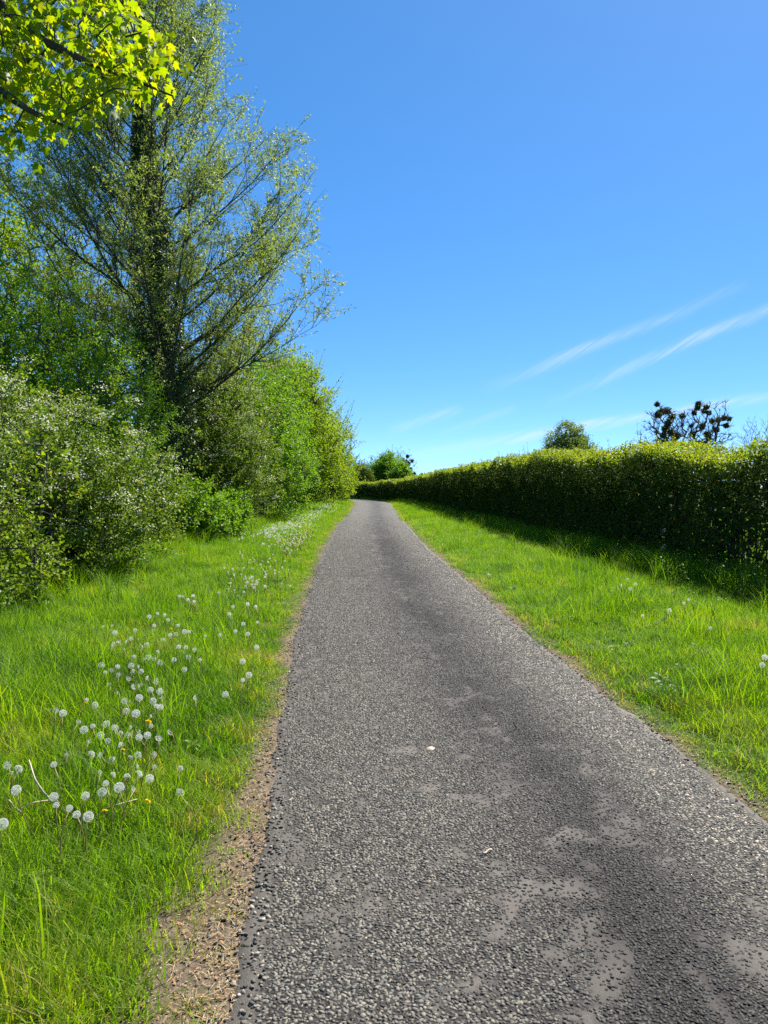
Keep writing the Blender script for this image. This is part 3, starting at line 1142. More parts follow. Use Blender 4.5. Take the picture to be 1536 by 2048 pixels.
# ---------------------------------------------------------------- trees
def nn_skeleton(trunk, trunk_r, A, r_tip=0.006, expo=0.45, path_w=0.25, sub=2, wig=0.06, seed=0, sag=0.0, rmax=None):
    """join every attractor point to the growing branch system; returns segments, tip dirs"""
    r = np.random.default_rng(seed)
    trunk = np.asarray(trunk, float)
    P = [p for p in trunk]
    par = [-1] + list(range(len(trunk) - 1))
    pl = list(np.concatenate([[0], np.cumsum(np.linalg.norm(np.diff(trunk, axis=0), axis=1))]))
    order = np.argsort(np.linalg.norm(A - trunk[-1], axis=1) + 0.0)
    n_max = len(trunk) + len(A) * (sub + 1)
    PA = np.zeros((n_max, 3))
    PL = np.zeros(n_max)
    PA[:len(trunk)] = trunk
    PL[:len(trunk)] = pl
    cnt = len(trunk)
    par = par + [0] * (n_max - cnt)
    start = max(1, (len(trunk) * 2) // 3)
    tips = []
    for k in order:
        a = A[k]
        d = np.linalg.norm(PA[start:cnt] - a, axis=1)
        # growing upward and outward is cheap, downward is dear
        dz = PA[start:cnt, 2] - a[2]
        c = d + path_w * PL[start:cnt] + 0.35 * np.maximum(dz, 0)
        j = int(np.argmin(c)) + start
        p0 = PA[j]
        prev = j
        L = d[j - start]
        for q in range(1, sub + 1):
            f = q / sub
            p = p0 + (a - p0) * f
            if q < sub:
                p = p + r.normal(0, wig * L, 3) + np.array([0, 0, sag * L])
            PA[cnt] = p
            par[cnt] = prev
            PL[cnt] = PL[prev] + np.linalg.norm(p - PA[prev])
            prev = cnt
            cnt += 1
        tips.append((k, prev))
    par = np.array(par[:cnt])
    PA = PA[:cnt]
    w = np.zeros(cnt)
    for k, i in tips:
        w[i] += 1
    for i in range(cnt - 1, 0, -1):
        w[par[i]] += w[i]
    rad = r_tip * np.maximum(w, 1) ** expo
    if rmax:
        rad = np.minimum(rad, rmax)
    nt_ = len(trunk)
    i = np.arange(nt_, cnt)
    P0, P1 = PA[par[i]], PA[i]
    R0 = np.minimum(rad[par[i]], rad[i] * 1.35)
    R1 = rad[i]
    D = np.zeros((len(A), 3))
    for k, ti in tips:
        D[k] = PA[ti] - PA[par[ti]]
    return P0, P1, R0, R1, unit(D)


def ellip_points(ells, n, r, shell=0.5, zmin=0.2, rough=0.18, seed=0):
    """points in a union of ellipsoids, crowded toward its surface, with an uneven outline"""
    E = np.array(ells, float)
    vol = E[:, 3] * E[:, 4] * E[:, 5]
    out_ = []
    while sum(map(len, out_)) < n:
        k = r.choice(len(E), size=n, p=vol ** 0.75 / (vol ** 0.75).sum())
        u = rand_unit(n, r)
        az = np.arctan2(u[:, 1], u[:, 0])
        bump = 1 + rough * (fbm(az * 1.6 + k * 5.1, u[:, 2] * 2.5 + k * 3.3, seed + 3) - 0.45) * 2
        rad = (shell + (1 - shell) * r.random(n) ** 0.7) * bump
        p = E[k, :3] + u * rad[:, None] * E[k, 3:6]
        # drop points deep inside another ellipsoid
        deep = np.zeros(n, bool)
        for q in range(len(E)):
            dq = np.linalg.norm((p - E[q, :3]) / E[q, 3:6], axis=1)
            deep |= (dq < shell * 0.85) & (k != q)
        p = p[(p[:, 2] > zmin) & ~deep]
        out_.append(p)
    return np.vstack(out_)[:n]


def sprays(Pn, Dn, per, length, spread, leafL, leafW, r, up=0.35, center=None, outw=0.5):
    """leaves along short twigs that leave each branch end"""
    n = len(Pn)
    k = np.repeat(np.arange(n), per)
    m = len(k)
    tw = unit(Dn * 0.7 + rand_unit(n, r) * 0.7 + np.array([0, 0, up]))
    f = r.random(m)
    P = Pn[k] + tw[k] * (f * length)[:, None] + r.normal(0, spread, (m, 3))
    A = unit(tw[k] * 0.5 + rand_unit(m, r) * 0.9 + np.array([0, 0, 0.1]))
    Nn = unit(rand_unit(m, r) * 0.8 + np.array([0, 0, 0.9]))
    L = leafL * r.uniform(0.6, 1.25, m)
    Wd = leafW * r.uniform(0.7, 1.2, m)
    V, F = leaf_quads(P, A, Nn, L, Wd)
    return V, F, k, tw


def shrub(name, label, cat, base, ells, n_tip, per, leafL, leafW, mat, seed, blossom=0.0, trunk_h=1.2, trunk_r=0.09, stems=1, group=None, shell=0.45, core=0.25,
          zmin=0.25, twig_len=0.35, spread=0.05, rough=0.22, shoots=0, bark='bark', blossom_top=0.1, r_tip=0.006, path_w=0.22):
    r = np.random.default_rng(seed)
    bz = float(ground_z(np.array([base[0]]), np.array([base[1]]))[0])
    root = empty(name, (base[0], base[1], bz))
    tag(root, label, cat, group)
    A = ellip_points(ells, n_tip, r, shell=shell, zmin=bz + zmin, rough=rough, seed=seed)
    ctr = A.mean(axis=0)
    # trunk(s)
    hgt = np.linspace(-0.15, trunk_h, 7)
    lean = (ctr[:2] - np.array(base)) / max(ctr[2], 1) * 0.6
    tp = np.stack([base[0] + lean[0] * np.maximum(hgt, 0) + 0.05 * np.sin(hgt * 3 + seed), base[1] + lean[1] * np.maximum(hgt, 0) + 0.05 * np.cos(hgt * 2.4 + seed), bz + hgt], axis=1)
    V, F, T3 = polytube(tp, trunk_r * (1.35 - 0.5 * np.linspace(0, 1, 7) ** 0.7), 9)
    obj('trunk', mesh('trunk', V, [F, T3], M[bark], smooth=True), root)
    P0, P1, R0, R1, D = nn_skeleton(tp, trunk_r, A, r_tip=r_tip, seed=seed, path_w=path_w, rmax=trunk_r * 0.8)
    # extra thin shoots that break the outline
    if shoots:
        outer = np.argsort(-(np.linalg.norm((A - ctr) / A.std(axis=0), axis=1)))[:shoots * 3]
        pick = r.choice(outer, shoots, replace=False)
        dirs = unit(unit(A[pick] - ctr) * 0.6 + np.array([0, 0, 0.7]) + rand_unit(shoots, r) * 0.35)
        ln = r.uniform(0.35, 0.95, shoots) * (twig_len / 0.35)
        a2 = A[pick] + dirs * ln[:, None]
        P0 = np.vstack([P0, A[pick]])
        P1 = np.vstack([P1, a2])
        R0 = np.concatenate([R0, np.full(shoots, r_tip)])
        R1 = np.concatenate([R1, np.full(shoots, r_tip * 0.4)])
    V, F = tubes(P0, P1, R0, R1, 4)
    tag(obj('branches', mesh('branches', V, [F], M['twig']), root), kind='stuff')
    parts, rnds = [], []
    V, F, k, tw = sprays(A, D, per, twig_len, spread, leafL, leafW, r)
    clump = r.random(n_tip)
    patchv = fbm(A[:, 0] * 0.8 + A[:, 1] * 0.5, A[:, 2] * 0.9, seed + 8)
    rn = np.clip(0.15 + 0.35 * clump[k] + 0.5 * (patchv[k] - 0.2) + r.normal(0, 0.12, len(k)), 0, 0.95)
    rn = np.where(r.random(len(k)) < 0.012, 1.0, rn)
    parts.append((V, F))
    rnds.append(rn)
    if shoots:
        m = 22
        kk = np.repeat(np.arange(shoots), m)
        f = r.random(len(kk))
        Ps = A[pick][kk] + dirs[kk] * (ln[kk] * f)[:, None] + r.normal(0, 0.015, (len(kk), 3))
        V, F = leaf_quads(Ps, unit(dirs[kk] * 0.5 + rand_unit(len(kk), r)), rand_unit(len(kk), r) + np.array([0, 0, 0.6]), leafL * r.uniform(0.6, 1.1, len(kk)), leafW * r.uniform(0.7, 1.1, len(kk)))
        parts.append((V, F))
        rnds.append(np.clip(0.6 + r.normal(0, 0.2, len(kk)), 0, 1))
    if core:
        # oversized, darker-toned leaves added deep in the crown to keep it opaque
        nc = int(n_tip * per * core * 0.35)
        Ac = ellip_points([(e[0], e[1], e[2], e[3] * 0.72, e[4] * 0.72, e[5] * 0.72) for e in ells], nc, r, shell=0.05, zmin=bz + zmin, rough=0.1, seed=seed + 1)
        V, F = leaf_quads(Ac, rand_unit(nc, r), rand_unit(nc, r), leafL * r.uniform(1.4, 2.4, nc), leafW * r.uniform(1.5, 2.6, nc))
        parts.append((V, F))
        rnds.append(r.random(nc) * 0.6)
    V, F = join(parts)
    tag(obj('crown', mesh('crown', V, [F], M[mat], {'rnd': ('FACE', np.concatenate(rnds))}), root), kind='stuff')
    if blossom:
        top = unit(A - ctr)
        want = (r.random(n_tip) < blossom * (0.35 + 1.0 * sstep(-0.3, 0.6, top[:, 2] + 0.4 * D[:, 2])))
        want &= fbm(A[:, 0] * 0.9, A[:, 2] * 1.1 + A[:, 1], seed + 30) > 0.36
        B = A[want] + D[want] * (twig_len * 0.5)
        nb = len(B)
        fl = 34
        kk = np.repeat(np.arange(nb), fl)
        Pb = B[kk] + r.normal(0, 1, (len(kk), 3)) * np.array([0.085, 0.085, 0.035])
        N_ = unit(np.array([0, 0, 1.0]) + r.normal(0, 0.5, (len(kk), 3)))
        V, F = leaf_quads(Pb, np.cross(N_, rand_unit(len(kk), r)), N_, r.uniform(0.020, 0.034, len(kk)), r.uniform(0.020, 0.034, len(kk)), fold=0.1, belly=0.5)
        tag(obj('blossom', mesh('blossom', V, [F], M['blossom']), root), kind='stuff')
    return root


# ---- right: clipped hedge
def build_hedge():
    r = np.random.default_rng(41)
    root = empty('hedge', (float(HC[20, 0]), float(HC[20, 1]), 0))
    tag(root, 'long clipped hedge with dark shaded face and sunlit top along the lane', 'hedge')
    y_s = np.interp(HS, HS, HC[:, 1])

    def place(s, w, z):
        x = np.interp(s, HS, HC[:, 0]) + np.interp(s, HS, HN[:, 0]) * w
        y = np.interp(s, HS, HC[:, 1]) + np.interp(s, HS, HN[:, 1]) * w
        return np.stack([x, y, base_z(x, y) + 0.05 + z], axis=1)

    def top_h(s):
        h = np.interp(s, HS, HC[:, 2])
        y = np.interp(s, HS, HC[:, 1])
        return h + 0.34 * (fbm(s * 0.55, s * 0, 43) - 0.5) + 0.24 * (vnoise(s * 1.9, s * 0, 44) - 0.5) + 0.24 * np.exp(-((y - 14.3) / 0.7) ** 2) + 0.16 * np.exp(-((y - 21.5) / 1.3) ** 2) + 0.14 * np.exp(-((y - 27) / 1.2) ** 2)

    def face(s, z, side):
        return 0.58 + 0.13 * sstep(1.0, 1.9, z) + 0.34 * (fbm(s * 0.9 + side * 9, z * 1.3, 45) - 0.5) + 0.20 * (vnoise(s * 3.1, z * 3.1 + side * 5, 46) - 0.5) - 0.10 * sstep(0.8, 0.1, z)

    parts, rn = [], []
    yparts, yrn = [], []
    for (s0, s1, per_m, L, Wd) in ((0, 14, 5200, 0.046, 0.034), (14, 26, 4600, 0.052, 0.040), (26, 50, 1900, 0.080, 0.062), (50, HS[-1] - 24, 700, 0.13, 0.10)):
        n = int((s1 - s0) * per_m)
        s = r.uniform(s0, s1, n)
        kind = r.random(n)
        H = top_h(s)
        z = H * r.random(n) ** 0.85
        w = np.empty(n)
        road_f, field_f, top_f = kind < 0.42, (kind >= 0.42) & (kind < 0.58), (kind >= 0.58) & (kind < 0.78)
        inner = kind >= 0.78
        depth = np.abs(r.normal(0, 0.10, n))
        w[road_f] = -(face(s, z, 0) - depth)[road_f]
        w[field_f] = (face(s, z, 1) - depth)[field_f]
        z[top_f] = (H - np.abs(r.normal(0, 0.09, n)) + 0.03)[top_f]
        edge = face(s, H, 0)
        wt_ = r.uniform(-1, 1, n) * edge
        z = np.where(top_f, z + 0.22 * (fbm(s * 3.3, wt_ * 3.3, 50) - 0.5), z)
        w = np.where(top_f, wt_, w)
        w = np.where(inner, r.uniform(-0.42, 0.42, n), w)
        z = np.where(inner, np.minimum(z, H - 0.25), z)
        # thin lower patches where light comes through
        thin = sstep(0.58, 0.70, fbm(s * 1.3, z * 0.9, 47)) * sstep(0.25, 0.5, z) * sstep(1.75, 1.45, z) * np.where(s < 12.5, 0.8, 0.0)
        thin = np.maximum(thin, 0.55 * sstep(10.9, 10.3, s) * sstep(0.3, 0.5, z) * sstep(1.6, 1.3, z) * sstep(0.32, 0.45, vnoise(s * 2.2, z * 0.5, 49)))
        ok = r.random(n) > thin * 0.97
        s, w, z, top_f, H, inner = s[ok], w[ok], z[ok], top_f[ok], H[ok], inner[ok]
        P = place(s, w, z)
        m = len(P)
        Nn = rand_unit(m, r)
        Nn[:, 2] = np.abs(Nn[:, 2]) + 0.25
        big_ = np.where(inner, 3.0, 1.0)
        V, F = leaf_quads(P, rand_unit(m, r) + np.array([0, 0, 0.2]), Nn, L * big_ * r.uniform(0.6, 1.25, m), Wd * big_ * r.uniform(0.7, 1.2, m))
        young = sstep(0.30, 0.0, H - z)  # mask of the sunlit top rim, painted into the leaf tone below
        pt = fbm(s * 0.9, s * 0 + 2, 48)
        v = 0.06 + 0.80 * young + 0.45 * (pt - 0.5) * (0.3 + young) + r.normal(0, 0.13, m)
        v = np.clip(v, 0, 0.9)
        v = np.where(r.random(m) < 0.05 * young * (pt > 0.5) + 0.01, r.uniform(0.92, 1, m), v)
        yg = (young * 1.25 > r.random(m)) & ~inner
        V = V.reshape(-1, 4, 3)
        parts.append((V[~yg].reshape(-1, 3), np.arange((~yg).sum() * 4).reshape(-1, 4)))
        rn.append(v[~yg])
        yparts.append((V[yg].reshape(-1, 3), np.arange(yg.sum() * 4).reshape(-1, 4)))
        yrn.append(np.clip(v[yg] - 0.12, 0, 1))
    # shoots standing above the clipped top
    ns = 900
    s = r.uniform(1, 34, ns)
    H = top_h(s)
    B = place(s, r.uniform(-0.55, 0.55, ns), H - 0.08)
    dirs = unit(np.array([0, 0, 1.0]) + r.normal(0, 0.28, (ns, 3)))
    ln = r.gamma(1.8, 0.075, ns) + 0.05
    k = np.repeat(np.arange(ns), 12)
    P = B[k] + dirs[k] * (ln[k] * r.uniform(0.2, 1, len(k)))[:, None] + r.normal(0, 0.008, (len(k), 3))
    V, F = leaf_quads(P, unit(dirs[k] * 0.6 + rand_unit(len(k), r)), rand_unit(len(k), r), r.uniform(0.022, 0.045, len(k)), r.uniform(0.014, 0.026, len(k)))
    yparts.append((V, F))
    yrn.append(np.clip(0.6 + r.normal(0, 0.2, len(k)), 0, 1))
    V, F = join(yparts)
    tag(obj('sunlit_young_growth', mesh('sunlit_young_growth', V, [F], M['hedge_young_lit'], {'rnd': ('FACE', np.concatenate(yrn))}), root), label='young leaves along the top with sunlight painted into their yellow green', kind='stuff')
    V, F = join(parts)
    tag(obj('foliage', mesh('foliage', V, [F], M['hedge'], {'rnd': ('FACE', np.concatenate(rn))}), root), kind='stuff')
    # stems
    n1 = 700
    s = np.concatenate([r.uniform(0, 16, 300), r.uniform(16, 60, n1 - 300)])
    w = r.normal(0, 0.13, n1)
    a = place(s, w, 0 * s - 0.15)
    mid = place(s + r.normal(0, 0.10, n1), w * 1.2 + r.normal(0, 0.06, n1), np.full(n1, 0.9))
    b = place(s + r.normal(0, 0.2, n1), w * 1.5 + r.normal(0, 0.12, n1), top_h(s) - 0.10)
    rr = r.uniform(0.006, 0.017, n1)
    P0 = np.vstack([a, mid, B])
    P1 = np.vstack([mid, b, B + dirs * ln[:, None]])
    V, F = tubes(P0, P1, np.concatenate([rr, rr * 0.8, np.full(ns, 0.003)]), np.concatenate([rr * 0.8, rr * 0.45, np.full(ns, 0.0015)]), 5)
    stems = tag(obj('stems', mesh('stems', V, [F], M['twig']), root), kind='stuff')
    # side twigs
    n2 = 5200
    s = np.concatenate([r.uniform(0, 20, 3600), r.uniform(20, 50, n2 - 3600)])
    z = r.uniform(0.3, 2.1, n2)
    w = r.uniform(-0.3, 0.3, n2)
    a = place(s, w, z)
    b = place(s + r.normal(0, 0.22, n2), w + np.sign(w) * r.uniform(0.1, 0.38, n2), np.minimum(z + r.uniform(0.05, 0.4, n2), top_h(s)))
    V, F = tubes(a, b, np.full(n2, 0.005), np.full(n2, 0.002), 3)
    tag(sub('twigs', mesh('twigs', V, [F], M['twig']), stems), kind='stuff')
    return root


build_hedge()

# ---- left: the row of shrubs and trees, near to far
shrub('hawthorn_bush', 'spreading hawthorn bush with clusters of white blossom beside the wire fence', 'bush', (-5.15, 12.6),
      [(-5.4, 11.8, 1.70, 1.8, 2.1, 1.35), (-6.9, 11.9, 2.2, 1.8, 2.0, 1.5), (-4.7, 12.2, 1.15, 1.25, 1.8, 0.95), (-5.6, 10.3, 0.95, 1.25, 1.3, 0.85), (-7.9, 13.0, 2.2, 1.2, 1.6, 1.6)],
      1050, 74, 0.050, 0.042, 'hawthorn', 501, blossom=0.95, trunk_h=1.0, trunk_r=0.14, shell=0.45, core=0.4, zmin=0.12, twig_len=0.40, spread=0.06, rough=0.5, shoots=110, r_tip=0.005)
shrub('hawthorn_bush', 'taller leafy hawthorn bush behind the wire fence with only a little blossom', 'bush', (-5.6, 8.8),
      [(-5.6, 8.8, 1.3, 1.3, 1.2, 1.25), (-4.75, 8.9, 0.55, 0.75, 0.9, 0.55), (-7.0, 9.4, 1.8, 1.5, 1.4, 1.6)],
      480, 62, 0.050, 0.042, 'hawthorn', 511, blossom=0.25, trunk_h=1.0, trunk_r=0.11, shell=0.5, core=0.5, zmin=0.12, rough=0.4, twig_len=0.34, shoots=70, r_tip=0.005)
shrub('maple_sapling', 'slender sapling with a few yellow green leaves in front of the wire fence', 'sapling', (-4.2, 9.0),
      [(-4.25, 9.0, 1.75, 0.5, 0.5, 1.35)],
      40, 4, 0.07, 0.06, 'field_maple', 512, trunk_h=1.5, trunk_r=0.014, shell=0.2, core=0, zmin=0.3, twig_len=0.12, spread=0.05, r_tip=0.0035)
shrub('spindle_bush', 'bushy light green shrub rising between the white blossomed hawthorn and the ivy clad tree', 'bush', (-7.6, 17.4),
      [(-7.8, 17.3, 3.6, 2.1, 2.2, 2.9), (-9.4, 17.0, 4.0, 2.3, 2.2, 3.1), (-6.4, 17.6, 2.7, 1.3, 1.8, 2.2)],
      1350, 48, 0.055, 0.036, 'shrub', 502, trunk_h=1.4, trunk_r=0.12, shell=0.5, core=0.5, zmin=0.3, twig_len=0.38, shoots=80)
shrub('roadside_hawthorn', 'rounded hawthorn with scattered whitish blossom between ivy clad tree and verge', 'bush', (-5.7, 24.0),
      [(-5.7, 24.0, 3.2, 2.3, 2.4, 2.9), (-4.9, 23.2, 2.0, 1.6, 1.9, 1.9), (-6.4, 25.4, 3.6, 2.0, 2.4, 2.9)],
      1350, 46, 0.062, 0.046, 'hawthorn', 503, blossom=0.28, trunk_h=1.3, trunk_r=0.14, shell=0.5, core=0.5, zmin=0.3, twig_len=0.42, shoots=80)
shrub('low_elder', 'low fresh green elder bush at the foot of the roadside hawthorn', 'bush', (-4.6, 19.6),
      [(-4.9, 19.6, 0.85, 0.95, 1.3, 0.85), (-4.5, 21.2, 0.7, 0.7, 0.9, 0.75)],
      260, 36, 0.085, 0.05, 'shrub', 504, trunk_h=0.4, trunk_r=0.04, shell=0.4, core=0.4, zmin=0.08, twig_len=0.3, shoots=20, r_tip=0.004)
shrub('elm_thicket', 'dense mid green thicket tree behind the roadside hawthorn along the verge', 'tree', (-5.5, 33.5),
      [(-5.5, 33.0, 3.6, 2.4, 3.0, 3.4), (-5.6, 36.0, 5.2, 2.2, 2.8, 3.2), (-4.3, 31.5, 2.2, 1.5, 1.9, 2.1), (-7.2, 35, 5.0, 2.4, 3.0, 3.2)],
      1300, 42, 0.085, 0.062, 'shrub', 505, trunk_h=1.6, trunk_r=0.17, shell=0.5, core=0.5, zmin=0.25, twig_len=0.5, spread=0.07, shoots=110, r_tip=0.007)
shrub('field_maple_tree', 'tall yellow green maple with long shoots at its outline above the verge', 'tree', (-5.6, 45.5),
      [(-5.5, 45.5, 5.2, 2.9, 3.2, 4.2), (-4.6, 43.5, 3.0, 2.1, 2.4, 2.9), (-6.0, 46.0, 7.2, 2.3, 2.6, 2.4)],
      1150, 40, 0.11, 0.085, 'field_maple', 506, trunk_h=2.0, trunk_r=0.2, shell=0.5, core=0.5, zmin=0.25, twig_len=0.7, spread=0.09, shoots=150, r_tip=0.009)
shrub('wild_cherry', 'smaller yellow green tree with upswept bare tipped shoots toward the bend', 'tree', (-6.0, 58.5),
      [(-5.6, 58.5, 4.4, 3.1, 3.4, 3.6), (-4.8, 57, 2.4, 2.4, 2.8, 2.3)],
      850, 38, 0.13, 0.10, 'field_maple', 507, trunk_h=1.8, trunk_r=0.18, shell=0.5, core=0.5, zmin=0.25, twig_len=0.8, spread=0.11, shoots=120, r_tip=0.010)
shrub('bend_bush', 'golden green bush where the tree row ends at the bend', 'bush', (-5.8, 70.0),
      [(-5.6, 70.0, 2.9, 2.7, 3.0, 2.7), (-4.6, 68.5, 1.6, 1.6, 2.2, 1.5)],
      620, 36, 0.15, 0.115, 'field_maple', 508, trunk_h=1.3, trunk_r=0.14, shell=0.5, core=0.5, zmin=0.2, twig_len=0.8, spread=0.12, shoots=90, r_tip=0.011)
shrub('background_maple', 'broad leafy tree standing behind the light green shrub left of the ivy clad tree', 'tree', (-11.2, 24.2),
      [(-11.0, 24.0, 6.0, 3.2, 3.0, 4.0), (-9.0, 24.5, 4.8, 2.2, 2.6, 3.4), (-12.2, 24.0, 9.6, 3.0, 3.0, 3.0), (-14.5, 24, 6, 3, 3, 4.5)],
      1150, 40, 0.075, 0.058, 'field_maple', 509, trunk_h=2.4, trunk_r=0.2, shell=0.45, core=0.35, zmin=0.8, twig_len=0.55, spread=0.07, shoots=60, r_tip=0.008)


# ---- the tall ivy-clad willow
def build_willow(bx, by):
    r = np.random.default_rng(61)
    bz = float(ground_z(np.array([bx]), np.array([by]))[0])
    root = empty('willow_tree', (bx, by, bz))
    tag(root, 'tall airy willow with ivy clad trunk and fan of upswept branches', 'tree')
    hz = np.linspace(-0.2, 18.5, 26)
    tr = np.stack([bx + 0.22 * np.sin(hz * 0.35) - 0.02 * hz, by + 0.2 * np.cos(hz * 0.4), bz + hz], axis=1)
    rad = 0.40 * (1 - hz.clip(0) / 20.0) ** 0.9 + 0.012
    V, F, T3 = polytube(tr, rad, 12)
    trunk_o = obj('trunk', mesh('trunk', V, [F, T3], M['bark'], smooth=True), root)

    def trunk_at(h):
        return np.array([np.interp(h, hz, tr[:, k]) for k in range(3)])

    P0, P1, R0, R1 = [], [], [], []
    tw_p, tw_d, tw_l = [], [], []

    def grow(p, d, L, r0, seg, up, wig, r1=None):
        pts = [p.copy()]
        dd = d / np.linalg.norm(d)
        for q in range(seg):
            dd = dd + np.array([0, 0, up / seg]) + r.normal(0, wig, 3)
            dd /= np.linalg.norm(dd)
            pts.append(pts[-1] + dd * L / seg)
        pts = np.array(pts)
        rr = np.linspace(r0, r1 if r1 else r0 * 0.25, seg + 1)
        for q in range(seg):
            P0.append(pts[q])
            P1.append(pts[q + 1])
            R0.append(rr[q])
            R1.append(rr[q + 1])
        return pts, rr

    nl = 96
    for k in range(nl):
        f = (k + 0.5) / nl
        h = 3.3 + 13.9 * f ** 1.12
        az = k * 2.39996 + r.normal(0, 0.25)
        reach = np.interp(h, [3.0, 5.5, 9.0, 13.0, 16.5, 18.5], [5.6, 5.7, 4.8, 3.3, 2.1, 1.2]) * r.uniform(0.75, 1.03)
        el = R(np.interp(f, [0, 0.5, 1], [20, 36, 55]) + r.normal(0, 7))
        d = np.array([math.cos(az) * math.cos(el), math.sin(az) * math.cos(el), math.sin(el)])
        pts, rr = grow(trunk_at(h), d, reach * 1.12, 0.012 + 0.0058 * reach, 10, 0.50, 0.055, 0.005)
        nb = int((7 + reach * 2.4) * (1.35 if f < 0.3 else 1.0))
        for b in range(nb):
            fb = r.uniform(0.14, 0.99)
            i = min(int(fb * 10), 9)
            p = pts[i] + (pts[i + 1] - pts[i]) * (fb * 10 - i)
            ax = unit(pts[i + 1] - pts[i])
            d2 = unit(ax * 0.85 + rand_unit(1, r)[0] * 0.75 + np.array([0, 0, 0.28]))
            L2 = r.uniform(0.7, 1.9) * (1.15 - 0.45 * fb)
            p2, r2 = grow(p, d2, L2, min(rr[i] * 0.6, 0.014), 4, 0.35, 0.08, 0.0035)
            for c in range(6):
                fc = r.uniform(0.2, 1.0)
                j = min(int(fc * 4), 3)
                p3 = p2[j] + (p2[j + 1] - p2[j]) * (fc * 4 - j)
                d3 = unit(unit(p2[j + 1] - p2[j]) * 0.8 + rand_unit(1, r)[0] * 0.8 + np.array([0, 0, 0.1]))
                L3 = r.uniform(0.3, 0.75)
                grow(p3, d3, L3, 0.0038, 2, 0.0, 0.12, 0.002)
                tw_p.append(p3)
                tw_d.append(d3)
                tw_l.append(L3)
    P0, P1, R0, R1 = map(np.array, (P0, P1, R0, R1))
    th_ = R0 > 0.008
    Va, Fa = tubes(P0[th_], P1[th_], R0[th_], R1[th_], 5)
    Vb, Fb = tubes(P0[~th_], P1[~th_], R0[~th_], R1[~th_], 3)
    V, F = join([(Va, Fa), (Vb, Fb)])
    tag(obj('branches', mesh('branches', V, [F], M['twig']), root), kind='stuff')
    tw_p, tw_d, tw_l = np.array(tw_p), np.array(tw_d), np.array(tw_l)
    n = len(tw_p)
    per = 18
    k = np.repeat(np.arange(n), per)
    m = len(k)
    fr = r.random(m)
    bare = r.random(n) < 0.10
    ok = ~bare[k]
    k, fr = k[ok], fr[ok]
    m = len(k)
    P = tw_p[k] + tw_d[k] * (tw_l[k] * (0.1 + 0.95 * fr))[:, None] + r.normal(0, 0.03, (m, 3))
    A = unit(tw_d[k] * 0.7 + rand_unit(m, r) * 0.8 + np.array([0, 0, -0.25]))
    V, F = leaf_quads(P, A, rand_unit(m, r) + np.array([0, 0, 0.5]), r.uniform(0.06, 0.115, m), r.uniform(0.022, 0.036, m))
    tag(obj('crown', mesh('crown', V, [F], M['willow'], {'rnd': ('FACE', np.clip(r.normal(0.5, 0.2, m) + 0.3 * (r.random(n)[k] - 0.5), 0, 1))}), root), kind='stuff')
    # ivy round trunk and lower limbs
    ni = 28000
    h = 13.0 * r.random(ni) ** 1.25 + 0.1
    az = r.uniform(0, 6.283, ni)
    tc_ = np.stack([np.interp(h, hz, tr[:, q]) for q in range(3)], axis=1)
    thick = np.interp(h, [0, 3, 7, 10, 12.5, 16], [1.0, 0.85, 0.66, 0.42, 0.22, 0.08]) * (0.72 + 0.6 * fbm(az * 1.3, h * 0.7, 66))
    rr = (0.5 + 0.5 * r.random(ni) ** 0.5) * thick
    P = tc_ + np.stack([np.cos(az) * rr, np.sin(az) * rr, r.normal(0, 0.08, ni)], axis=1)
    outd = np.stack([np.cos(az), np.sin(az), np.zeros(ni)], axis=1)
    V, F = leaf_quads(P, unit(outd * 0.4 + rand_unit(ni, r) * 0.7 + np.array([0, 0, -0.5])), unit(outd + rand_unit(ni, r) * 0.6 + np.array([0, 0, 0.3])), r.uniform(0.05, 0.10, ni), r.uniform(0.045, 0.085, ni))
    tag(sub('ivy', mesh('ivy', V, [F], M['ivy'], {'rnd': ('FACE', r.random(ni))}), trunk_o), label='dark ivy leaves sheathing the trunk', kind='stuff')
    return root


build_willow(-6.5, 21.6)


# ---- maple reaching in overhead
def maple_shape():
    """five-lobed leaf outline, stalk at origin, length about 1 along +Y"""
    half = [(0.0, 0.0), (0.20, -0.06), (0.44, 0.10), (0.30, 0.22), (0.52, 0.42), (0.50, 0.60), (0.24, 0.52), (0.17, 0.72), (0.0, 1.0)]
    rim = [(x, y) for x, y in half] + [(-x, y) for x, y in half[-2:0:-1]]
    return np.array(rim)


def maple_leaf_arrays(seed):
    r = np.random.default_rng(seed)
    rim = maple_shape() * r.uniform(0.92, 1.08, (16, 1))
    c = np.array([[0.0, 0.38]])
    P2 = np.vstack([rim, c])
    z = -0.35 * np.abs(P2[:, 0]) ** 1.4 - 0.22 * np.maximum(P2[:, 1] - 0.3, 0) ** 1.5 + r.normal(0, 0.03, len(P2))
    V = np.column_stack([P2, z])
    k = len(rim)
    F = np.array([(k, i, (i + 1) % k) for i in range(k)])
    # stalk
    st = np.array([(-0.012, 0.02, 0), (0.012, 0.02, 0), (0.008, -0.55, 0.08), (-0.008, -0.55, 0.08)])
    V2 = np.vstack([V, st])
    F = np.vstack([F, [(k + 1, k + 2, k + 3)], [(k + 1, k + 3, k + 4)]])
    return V2, F


